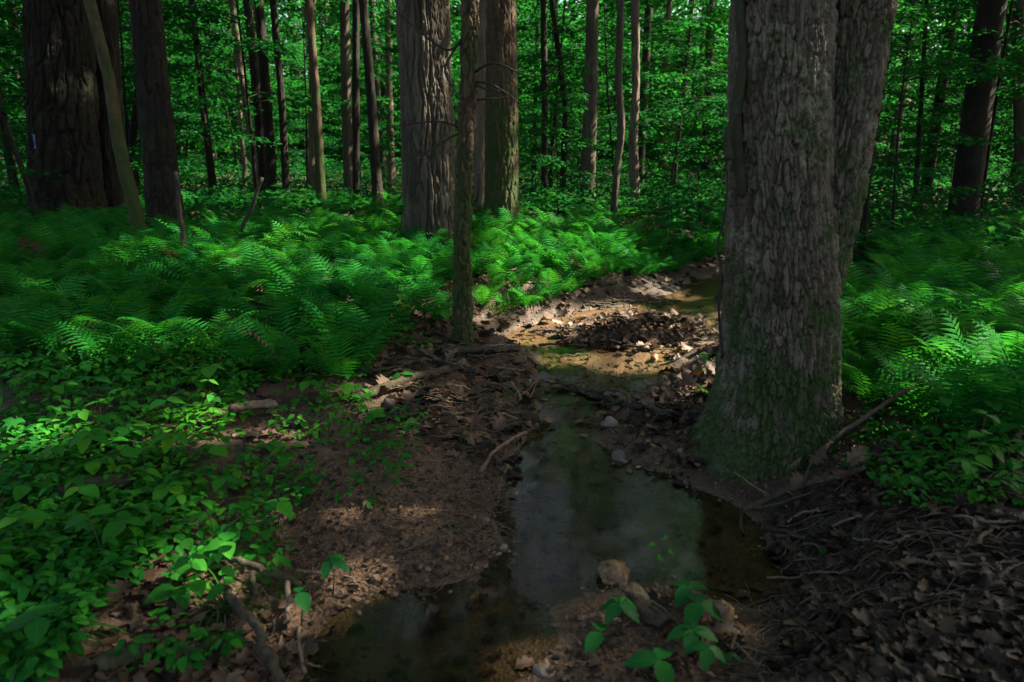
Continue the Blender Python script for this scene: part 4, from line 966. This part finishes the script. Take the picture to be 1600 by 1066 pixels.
def stone(u, v, wpx, label, mat='greystone', sink=.3, asp=(1, .8, .65), rz=None, big=False, group="stones in and by the stream"):
    g = ground_at(u, v); d = math.hypot(g[1], CAM_H - g[2]); s = wpx / 2 * d / FPX
    me = stone_mesh(int(u), mat, .35, I3) if big else SMESH[mat][int(U(0, 4))]
    tag(obj("stone", me, loc=g + np.array([0, 0, s * asp[2] * (1 - 2 * sink)]), rot=(U(-.2, .2), U(-.2, .2), U(0, 6) if rz is None else rz), scale=(s * asp[0], s * asp[1], s * asp[2])), label, "stone", group)
stone(960, 908, 58, "blocky orange-brown stone standing in the shallow water", 'orange', .2, (1, .8, .62), .3, True)
stone(1128, 985, 50, "rounded brown stone wrapped by creeper at the spit", 'orange', .15, (.8, .75, 1.0), .2, True)
stone(688, 1035, 34, "wet dark stone just breaking the near pool", 'greystone', .35, (1, .8, .5), None, True)
stone(802, 905, 16, "small pale tan stone on the riffle", 'quartz', .25); stone(967, 722, 26, "rough stone at the tip of the oak's gravel bar", 'greystone', .2, (1, .8, .9)); stone(1022, 566, 16, "small orange stone in the pool below the leaf pile", 'quartz', .1, (1, .8, .9))
stone(955, 668, 26, "dark stone beside the narrow riffle", 'greystone', .2, (1, .8, .8)); stone(1100, 560, 20, "stone among leaves near the oak", 'greystone'); stone(625, 800, 14, "pale pebble-like stone on the soil bar", 'quartz', .2, (.7, .5, .9)); stone(808, 945, 12, "small orange stone on the lower riffle", 'quartz', .2)
stone(705, 545, 16, "round grey stone at the slim tree's foot", 'greystone'); stone(1008, 548, 18, "squat stone at the edge of the leaf pile", 'greystone'); stone(630, 900, 10, "small tan stone on the wet soil edge", 'pebble'); stone(527, 832, 12, "white stone between seedlings on the soil bar", 'quartz', .2, (1, .7, .6)); stone(490, 870, 9, "bluish white chip on the soil bar", 'quartz')
stone(850, 1050, 34, "wet shiny stone at the bottom of the spit", 'greystone', .35, (1, .8, .45), None, True); stone(120, 942, 26, "tan stone half hidden in the lower left cover", 'quartz', .3); stone(1360, 660, 14, "pale stone in grass by the oak's right foot", 'greystone')
rng = np.random.default_rng(51)
for k in range(70):
    z = k % 4; u, v = [(U(860, 1100), U(500, 545)), (U(940, 1090), U(670, 745)), (U(640, 790), U(800, 900)), (U(800, 1040), U(560, 960))][z]
    lb = ["cobble in the leaf-strewn bar across the stream", "cobble on the gravel beside the oak's foot", "cobble on the soil bar near the water", "cobble lying in the stream bed"][z]
    stone(u, v, U(8, 17), lb, ['pebble', 'greystone', 'pebble', 'quartz'][int(U(0, 3.2))], U(.2, .4), (1, U(.6, .9), U(.45, .75)), None, False, ["cobbles in the leaf bar", "cobbles by the oak", "cobbles on the soil bar", "cobbles in the stream bed"][z])
def gravel():
    r = np.random.default_rng(81); n = 85000; x = r.uniform(-2.2, 1.8, n); y = 1.3 + 5.2 * r.uniform(0, 1, n) ** 1.25; sd = creek_sd(x, y)
    den = sstep(.9, .0, sd) * sstep(-1.5, -.6, x - .1 * y) * (0.35 + .65 * sstep(-.2, .3, n2(x, y, 3, 71, 3))) * np.where(sd < -.03, .45, 1) * np.where((x > .6) & (y < 2.5) & (sd > 0), .15, 1)
    k = r.uniform(0, 1, n) < den * .5; x, y, sd = x[k], y[k], sd[k]; m = len(x)
    s = .0024 + .0075 * r.uniform(0, 1, m) ** 3.6 + .009 * (r.uniform(0, 1, m) < .02); s *= 1 + .12 * (y - 2)
    P = np.stack([x, y, height(x, y) + s * .25], -1); d = r.normal(0, 1, (m, 3)); R = frames(unit(d), unit(r.normal(0, 1, (m, 3))))
    V, F = place(I0, P, R, s[:, None] * r.uniform(.6, 1.25, (m, 3)))
    tag(obj("gravel", make_mesh("gravel", V, tris=F, mat=M['pebble'], smooth=False)), kind="stuff")
gravel()

# ---------------------------------------------------------------- sticks, roots and logs
def stick(label, px, w0, w1, mat='stick', lift=None, forks=(), name="fallen_stick", group=None, bend=.4, cat="stick", nu=8):
    """px: [(u, v, height above the ground)]"""
    pts = []
    for q in px:
        u, v = q[:2]; l = q[2] if len(q) > 2 else .0
        g = ground_at(u, v, l); pts.append(g + np.array([0, 0, l]))
    d = np.linalg.norm(np.array(pts) - np.array([0, 0, CAM_H]), axis=1).mean(); r0, r1 = w0 / 2 * d / FPX, w1 / 2 * d / FPX
    pts = np.array(pts); pts[:, 2] += (r0 + r1) / 2 * .7
    me, o = stick_mesh(name, pts, r0, r1, M[mat], int(px[0][0] * 3 + px[0][1]), nu, bend=bend, sub=22)
    if not forks:
        return tag(obj(name, me, loc=o), label, cat, group)
    root = obj(name, None, loc=o); tag(root, label, cat, group); obj("stem", me, root)
    for fk in forks:
        fp = []
        for q in fk:
            u, v = q[:2]; l = q[2] if len(q) > 2 else 0.; fp.append(ground_at(u, v, l) + np.array([0, 0, l + r1 * .7]))
        me, _ = stick_mesh("fork", fp, r1 * .8, r1 * .35, M[mat], int(fk[0][0] + fk[0][1]), 6, origin=o, bend=bend); obj("fork", me, root)
    return root
SG = "sticks around the debris dam"
stick("weathered grey log half buried in the lower left cover", [(95, 782, .03), (150, 770, .03), (205, 758, .03)], 24, 20, 'bark_ridge', name="fallen_log", cat="log", nu=14)
stick("short grey log end at the bottom left", [(160, 1050, .01), (230, 1025, .02)], 26, 22, 'bark_ridge', name="fallen_log", cat="log", nu=14)
stick("broken branch with pale splintered end at the edge of the seedlings", [(322, 660, .02), (365, 645, .02), (430, 640, .02)], 10, 15, 'stickpale', nu=10, forks=[[(360, 646, .025), (400, 642, .03), (435, 640, .03)]])
stick("thick brown branch lying across the debris dam", [(560, 628), (620, 605, .03), (680, 588, .04), (722, 572, .05)], 16, 12, 'stick', bend=.25, nu=12)
stick("grey log tucked at the back of the debris dam", [(590, 548), (660, 560), (720, 555), (770, 553)], 12, 9, 'stick', nu=10)
stick("dark wet log end pointing into the pool", [(690, 556, .02), (750, 552, .02), (812, 548, .01)], 14, 10, 'stickdark', nu=10)
stick("long thin stick along the slope left of the slim tree", [(545, 545, .03), (610, 548, .03), (700, 552, .02)], 5, 3, 'stick')
stick("pale stick lying below the slim tree", [(640, 540, .02), (690, 538, .02)], 9, 6, 'stick')
stick("dark stick crossing in front of the slim tree", [(680, 520, .03), (720, 540, .03), (760, 548, .02)], 6, 4, 'stickdark')
stick("forked bleached twig standing above the dam", [(818, 638, .0), (812, 615, .03), (800, 598, .08)], 5, 3, 'stickpale', forks=[[(814, 618, .02), (830, 606, .04), (845, 590, .07)], [(820, 634, .01), (832, 618, .04), (838, 600, .06)]])
stick("bleached curved twig at the water's edge", [(752, 742, .0), (768, 716, .03), (795, 695, .04), (822, 678, .03)], 7, 5, 'stickpale', bend=.2)
stick("mossy root log damming the stream between pool and riffle", [(868, 598, .015), (905, 612, .02), (950, 624, .025), (1000, 636, .03), (1060, 645, .02), (1120, 640, .02)], 7, 9, 'stickdark', bend=.7, name="root_log", cat="log", nu=12)
stick("long grey branch arching up from the oak's right foot", [(1268, 725, .03), (1300, 688, .05), (1345, 660, .09), (1390, 630, .18), (1418, 613, .24), (1430, 611, .24)], 9, 4, 'stickpale', bend=.15)
stick("reddish-brown branch at the waterline below the oak", [(1160, 800, .03), (1205, 782, .06), (1255, 760, .07), (1310, 745, .06), (1352, 735, .05)], 10, 7, 'stick', bend=.3, forks=[[(1172, 800, .03), (1215, 790, .05), (1270, 772, .05)], [(1255, 760, .08), (1262, 740, .12), (1270, 722, .16)]])
stick("thin reddish twig leaning by the oak's wet foot", [(1200, 778, .04), (1172, 760, .09), (1146, 741, .14)], 4, 2, 'stickpale')
stick("dark root hanging from the washed bank into water", [(1158, 800, .03), (1156, 822, .02), (1162, 842, .0)], 5, 4, 'stickdark')
stick("dark twig crossing the fallen bark on the spit", [(1020, 945, .06), (1050, 970, .06), (1085, 1000, .04)], 5, 4, 'stickdark')
stick("pale weathered wood splinter behind the brown stone", [(1150, 990, .0), (1142, 1020, .01)], 11, 5, 'stickpale')
RG = "roots exposed in the left bank"
stick("thickest exposed root slanting down the left bank", [(312, 848, .03), (360, 868, .05), (410, 892, .06), (470, 918, .03)], 10, 9, 'stick', name="exposed_root", cat="root", nu=12, bend=.7)
stick("grey root running to the bottom edge of the left bank", [(365, 930, .04), (395, 965, .05), (415, 1010, .05), (440, 1075, .03)], 11, 14, 'stick', name="exposed_root", cat="root", nu=12, bend=.7)
stick("thin pale root dropping from the thickest root", [(450, 912, .07), (452, 940, .07), (446, 970, .03), (438, 1008, .0)], 8, 5, 'stickpale', name="exposed_root", cat="root")
stick("forked pale root at the near water's edge", [(468, 985, .03), (470, 1015, .02), (478, 1055, .0)], 7, 5, 'stickpale', name="exposed_root", cat="root", forks=[[(472, 1030), (500, 1022), (520, 1010)], [(478, 1040), (505, 1050), (560, 1064)]])
stick("short root stub beside the toothed leaves", [(395, 905, .05), (400, 925, .03), (398, 945, .01)], 8, 6, 'stick', name="exposed_root", cat="root")
stick("straight reddish stick pointing at the near pool", [(465, 898, .02), (528, 906, .02)], 6, 4, 'stickpale')
stick("branching thin twig on the wet soil", [(535, 905, .01), (570, 915, .01), (595, 925, .01)], 3, 2, 'stickpale', forks=[[(550, 909, .01), (580, 908, .01), (600, 912, .01)], [(545, 916, .01), (575, 920, .01)]])
for i, (a, b) in enumerate([((1270, 838), (1345, 815)), ((1210, 842), (1310, 850)), ((1360, 760), (1410, 735)), ((1480, 812), (1600, 818)), ((1500, 800), (1600, 808)), ((1410, 868), (1545, 872)), ((1420, 884), (1580, 880)), ((1255, 850), (1290, 856)), ((1530, 850), (1580, 806)), ((1200, 908), (1330, 895)), ((1260, 930), (1340, 905)), ((1330, 850), (1420, 842)),
                            ((1490, 790), (1560, 830)), ((1440, 905), (1600, 930)), ((1380, 950), (1500, 930)), ((1300, 1000), (1420, 1040)), ((1480, 1000), (1600, 985)), ((1230, 820), (1280, 800)), ((1320, 790), (1390, 770)), ((1240, 880), (1380, 870)), ((1150, 1010), (1210, 1060)), ((1560, 905), (1600, 880))]):
    stick("bleached twig among the dark litter of the right bank", [(*a, .02), ((a[0] + b[0]) / 2, (a[1] + b[1]) / 2 + U(-8, 8), .025), (*b, .02)], U(3, 6), U(2, 4), ['stickpale', 'stick', 'stickpale'][i % 3], group="twigs on the right bank", bend=.6)
rng = np.random.default_rng(61)
for i in range(46):
    u, v = U(590, 830), U(545, 660)
    g = ground_at(u, v)
    if creek_sd(g[0], g[1]) < .0: continue
    L = U(25, 85); a = U(-.5, .5)
    stick("brown stick tangled in the debris dam left of the stream", [(u - L / 2 * cos(a), v + L / 2 * sin(a) * .6, U(.0, .05)), (u, v + U(-3, 3), U(.01, .06)), (u + L / 2 * cos(a), v - L / 2 * sin(a) * .6, U(.0, .05))], U(3, 8), U(2, 4), ['stick', 'stickdark', 'stick', 'stickpale'][i % 4], group=SG, bend=.7)
for i in range(26):
    u, v = U(840, 1130), U(440, 560); g = ground_at(u, v); L = U(20, 60); a = U(-.4, .4)
    stick("twig caught on the leaf bar or cut bank upstream", [(u - L / 2, v + a * 8, .02), (u, v, .03), (u + L / 2, v - a * 8, .02)], U(2, 5), 2, ['stickdark', 'stick'][i % 2], group="twigs upstream", bend=.6)
for i, (a, b) in enumerate([((850, 600), (960, 624)), ((880, 598), (930, 624)), ((930, 630), (1040, 642)), ((990, 622), (1060, 655)), ((1020, 645), (1120, 655)), ((900, 606), (1000, 634)), ((1040, 632), (1110, 640))]):
    stick('dark stick caught in the small dam across the stream', [(*a, .03), ((a[0] + b[0]) / 2, (a[1] + b[1]) / 2 + U(-4, 4), .04), (*b, .03)], U(4, 8), 3, ['stickdark', 'stick'][i % 2], group='sticks in the stream dam', bend=.7)
def pole(label, px, w0, w1):
    g = ground_at(*px[0]); P = [at_y(u, v, g[1]) for u, v in px]; P[0] = g - np.array([0, 0, .03]); d = g[1]
    me, o = stick_mesh("dead_pole", P, w0 / 2 * d / FPX, w1 / 2 * d / FPX, M['stickdark'], int(px[0][0]), 9, bend=.25, sub=24); tag(obj("dead_pole", me, loc=o), label, "dead tree")
pole("dark leaning dead pole among the left ferns", [(358, 398), (382, 345), (410, 278)], 8, 5)
pole("broken dark pole with pale top before the furrowed trunk", [(290, 425), (286, 390), (280, 330), (274, 268)], 9, 6)
def fine_twigs():
    r = np.random.default_rng(71); parts = []
    def add(lo, hi, n, l0, l1, rad, zl, curl):
        for i in range(n):
            u, v = r.uniform(lo[0], hi[0]), r.uniform(lo[1], hi[1]); q = on_z(u, v, .12)[:2]; az = r.normal(.0, .7) if curl < .5 else r.uniform(0, 6.28); L = r.uniform(l0, l1); s = np.linspace(-.5, .5, 8)
            off = curl * L * (s ** 2) * r.normal(0, 1.6) + .06 * L * np.sin(s * 9 + i)
            x = q[0] + s * L * cos(az) - off * sin(az); y = q[1] + s * L * sin(az) + off * cos(az); z = height(x, y) + r.uniform(.002, zl) + .3 * zl * np.sin(s * 5 + i)
            if creek_sd(q[0], q[1]) < -.02: continue
            parts.append(tube(np.stack([x, y, z], -1), np.linspace(rad, rad * .4, 8) * r.uniform(.6, 1.3), 4))
    add((690, 735), (800, 812), 110, .08, .26, .0016, .03, 1.2)
    add((1160, 780), (1600, 1066), 330, .08, .3, .0018, .03, .35)
    add((590, 545), (840, 680), 180, .1, .35, .002, .05, .35)
    add((300, 880), (480, 1066), 90, .06, .2, .0015, .03, .6)
    add((840, 450), (1130, 540), 90, .1, .3, .0025, .04, .4)
    add((960, 940), (1200, 1066), 60, .06, .18, .0013, .02, .5)
    add((320, 600), (780, 900), 190, .08, .25, .0016, .02, .5)
    V, F = join(parts); tag(obj("fine_twig_litter", make_mesh("fine_twig_litter", V, tris=F, mat=M['stickpale'])), kind="stuff")
fine_twigs()

# ---------------------------------------------------------------- dead leaves
OAKM = [make_mesh("dead_leaf", v, tris=f, mat=M['dead']) for v, f in OAKS]; OAKW = [make_mesh("wet_leaf", v, tris=f, mat=M['deadwet']) for v, f in OAKS]
rng = np.random.default_rng(91)
def dead_leaves(px, n, wet, label, group, lift=.03, size=(.08, .14), tilt=.5):
    px = np.array(px, float); lo, hi = px.min(0), px.max(0); k = 0
    while k < n:
        u, v = U(lo[0], hi[0]), U(lo[1], hi[1])
        if sdf(np.array([u]), np.array([v]), px)[0] > 0: continue
        g = ground_at(u, v)
        if math.hypot(g[0] - TREE[0], g[1] - TREE[1]) < .36: k += 1; continue
        if g[2] < wl(g[0], g[1]) - .012 and U(0, 1) < .85: k += 1; continue
        w_ = U(0, 1) < wet
        tag(obj("fallen_leaf", (OAKW if w_ else OAKM)[int(U(0, 5))], loc=g + np.array([0, 0, U(.003, lift)]), rot=(U(-tilt, tilt), U(-tilt, tilt) + (pi if U(0, 1) < .35 else 0), U(0, 6.28)), scale=U(*size)), label, "leaf", group); k += 1
dead_leaves([(1180,800),(1330,760),(1480,760),(1600,800),(1600,1066),(1180,1066),(1230,950)], 84, .88, "curled dead oak leaf on the dark washed-out right bank", "dead leaves on the right bank", .02, (.04, .085), .32)
dead_leaves([(1240,720),(1330,720),(1350,780),(1220,790)], 22, .1, "dry curled leaf caught on the branches below the oak", "dead leaves below the oak", .09, (.06, .10), .9)
dead_leaves([(980,930),(1060,940),(1190,1000),(1190,1066),(1000,1066)], 22, .3, "dead leaf lying under the creeper on the spit", "dead leaves on the spit", .03, (.05, .085), .5)
dead_leaves([(230,870),(380,870),(470,960),(440,1066),(200,1066),(150,980)], 40, .1, "tan dead leaf among seedlings at the lower left", "dead leaves at the lower left", .02, (.05, .09), .35)
dead_leaves([(845,515),(960,494),(1095,492),(1105,515),(1010,545),(900,535)], 46, .08, "sunlit dead leaf heaped on the bar across the stream", "dead leaves on the stream bar", .035, (.07, .115), .7)
dead_leaves([(1040,560),(1130,520),(1130,640),(1060,640),(1000,630)], 34, .3, "dead leaf piled beside the oak's left foot", "dead leaves by the oak's left foot", .05, (.09, .14), .7)
dead_leaves([(560,560),(700,520),(830,540),(840,600),(760,690),(600,640)], 46, .35, "dead leaf in the debris dam left of the stream", "dead leaves in the debris dam", .05, (.08, .14), .7)
dead_leaves([(860,590),(960,612),(1120,615),(1110,670),(1000,655),(930,640)], 40, .55, 'wet dead leaf in the small dam across the stream', 'dead leaves in the stream dam', .03, (.06, .10), .6)
def leaf_litter():
    r = np.random.default_rng(101); dry = []; wet = []
    def add(x, y, size, lift, tilt, wf):
        m = len(x); P = np.stack([x, y, height(x, y) + r.uniform(.002, lift, m)], -1); az = r.uniform(0, 2 * pi, m); d = np.stack([np.cos(az), np.sin(az), r.normal(0, tilt, m)], -1)
        R = frames(unit(d), unit(r.normal(0, tilt, (m, 3)) + np.array([0, 0, 1]) * r.choice([-1, 1], (m, 1)))); S = r.uniform(.6, 1.2, m) * size; wk = r.uniform(0, 1, m) < wf; q = r.integers(0, 4, m)
        for t in range(4):
            for s, dst in ((wk, wet), (~wk, dry)):
                k = s & (q == t)
                if k.any(): dst.append(place(OAKL[t], P[k], R[k], S[k]))
    def region(px, n):
        px = np.array(px, float); lo, hi = px.min(0), px.max(0); uv = np.stack([r.uniform(lo[0], hi[0], n), r.uniform(lo[1], hi[1], n)], -1); uv = uv[sdf(uv[:, 0], uv[:, 1], px) < 0]
        q = np.array([on_z(u, v, .15)[:2] for u, v in uv]); ok = ((creek_sd(q[:, 0], q[:, 1]) > -.03) | (height(q[:, 0], q[:, 1]) > wl(q[:, 0], q[:, 1]) - .004)) & (np.hypot(q[:, 0] - TREE[0], q[:, 1] - TREE[1]) > .34); return q[ok, 0], q[ok, 1]
    add(*region([(1150,790),(1330,740),(1640,740),(1800,1240),(1160,1240),(1180,1066),(1240,940)], 4600), .052, .025, .3, .9)
    add(*region([(845,515),(960,494),(1100,492),(1110,520),(1010,552),(880,545),(830,525)], 1700), .07, .04, .4, .2)
    add(*region([(560,540),(700,510),(830,540),(845,640),(800,700),(600,650)], 500), .09, .04, .4, .55)
    add(*region([(960,650),(1130,500),(1140,640),(1090,700)], 260), .09, .04, .4, .5)
    add(*region([(740,470),(860,455),(980,440),(1040,415),(1150,405),(1150,440),(1100,480),(850,500),(760,520)], 520), .10, .04, .4, .45)
    add(*region([(580,440),(720,440),(720,540),(560,560)], 220), .09, .03, .3, .3)
    add(*region([(200,860),(380,840),(480,960),(440,1066),(100,1066)], 520), .065, .02, .25, .3)
    add(*region([(300,640),(620,560),(700,640),(500,700),(380,760)], 220), .075, .015, .2, .4)
    add(*region([(1280,640),(1600,680),(1600,780),(1330,780)], 260), .07, .02, .25, .4)
    add(*region([(380,660),(560,600),(700,640),(800,700),(780,860),(640,900),(480,910),(400,780)], 1900), .026, .008, .3, .5)
    add(*region([(940,650),(1100,660),(1090,750),(960,720)], 260), .03, .01, .3, .6)
    add(*region([(860,950),(1000,930),(1180,1000),(1180,1066),(840,1066)], 300), .035, .012, .3, .6)
    add(*region([(850,592),(900,600),(1010,625),(1110,630),(1100,665),(1000,655),(900,630)], 500), .06, .03, .4, .6)
    x = r.uniform(-9, 9, 5200); y = r.uniform(5, 17, 5200); k = (creek_sd(x, y) > .05); add(x[k], y[k], .11, .02, .2, .35)
    x = r.uniform(-1.2, 1.6, 2600); y = r.uniform(1.4, 5.6, 2600); k = (creek_sd(x, y) < -.03); add(x[k][:420], y[k][:420], .055, .006, .06, .75)   # sunken leaves
    for nm, pr, mk in (("dry_leaf_litter", dry, 'dead'), ("wet_leaf_litter", wet, 'deadwet')):
        V, F = join(pr); tag(obj(nm, make_mesh(nm, V, tris=F, mat=M[mk])), kind="stuff")
leaf_litter()
g = ground_at(1281, 882); gl_ = make_mesh("green_leaf", *HEART, mat=M['herb']); tag(obj("fallen_leaf", gl_, loc=g + np.array([0, 0, .03]), rot=(.1, .2, -1.2), scale=.055), "fresh green leaf lying on the dark right bank", "leaf")
# slab of rotting bark under the creeper
s = np.linspace(0, 1, 14); a = np.linspace(-1.0, 1.0, 9); V = np.array([[.045 * sin(t) * (1 + .25 * sin(7 * q + t)), q * .17, .045 * cos(t) - .02 + .006 * sin(13 * q + 5 * t)] for q in s for t in a]); V2 = V * np.array([.82, 1, .8]) - np.array([0, 0, .004])
f = [[i * 9 + j, i * 9 + j + 1, i * 9 + j + 10, i * 9 + j + 9] for i in range(13) for j in range(8)]; VV = np.concatenate([V, V2]); f2 = [[b + 126, a_ + 126, d + 126, c + 126] for a_, b, c, d in f]
e = [[j, j + 126, j + 127, j + 1] for j in range(8)] + [[117 + j, 118 + j, 244 + j, 243 + j] for j in range(8)] + [[i * 9, i * 9 + 9, i * 9 + 135, i * 9 + 126] for i in range(13)] + [[i * 9 + 8, i * 9 + 134, i * 9 + 143, i * 9 + 17] for i in range(13)]
g = ground_at(1045, 975); tag(obj("bark_slab", make_mesh("bark_slab", VV, quads=np.array(f + f2 + e), mat=M['stick']), loc=g + np.array([-.02, -.04, .02]), rot=(.15, 0, .55)), "curled slab of rotting reddish bark under the creeper rosette", "bark")
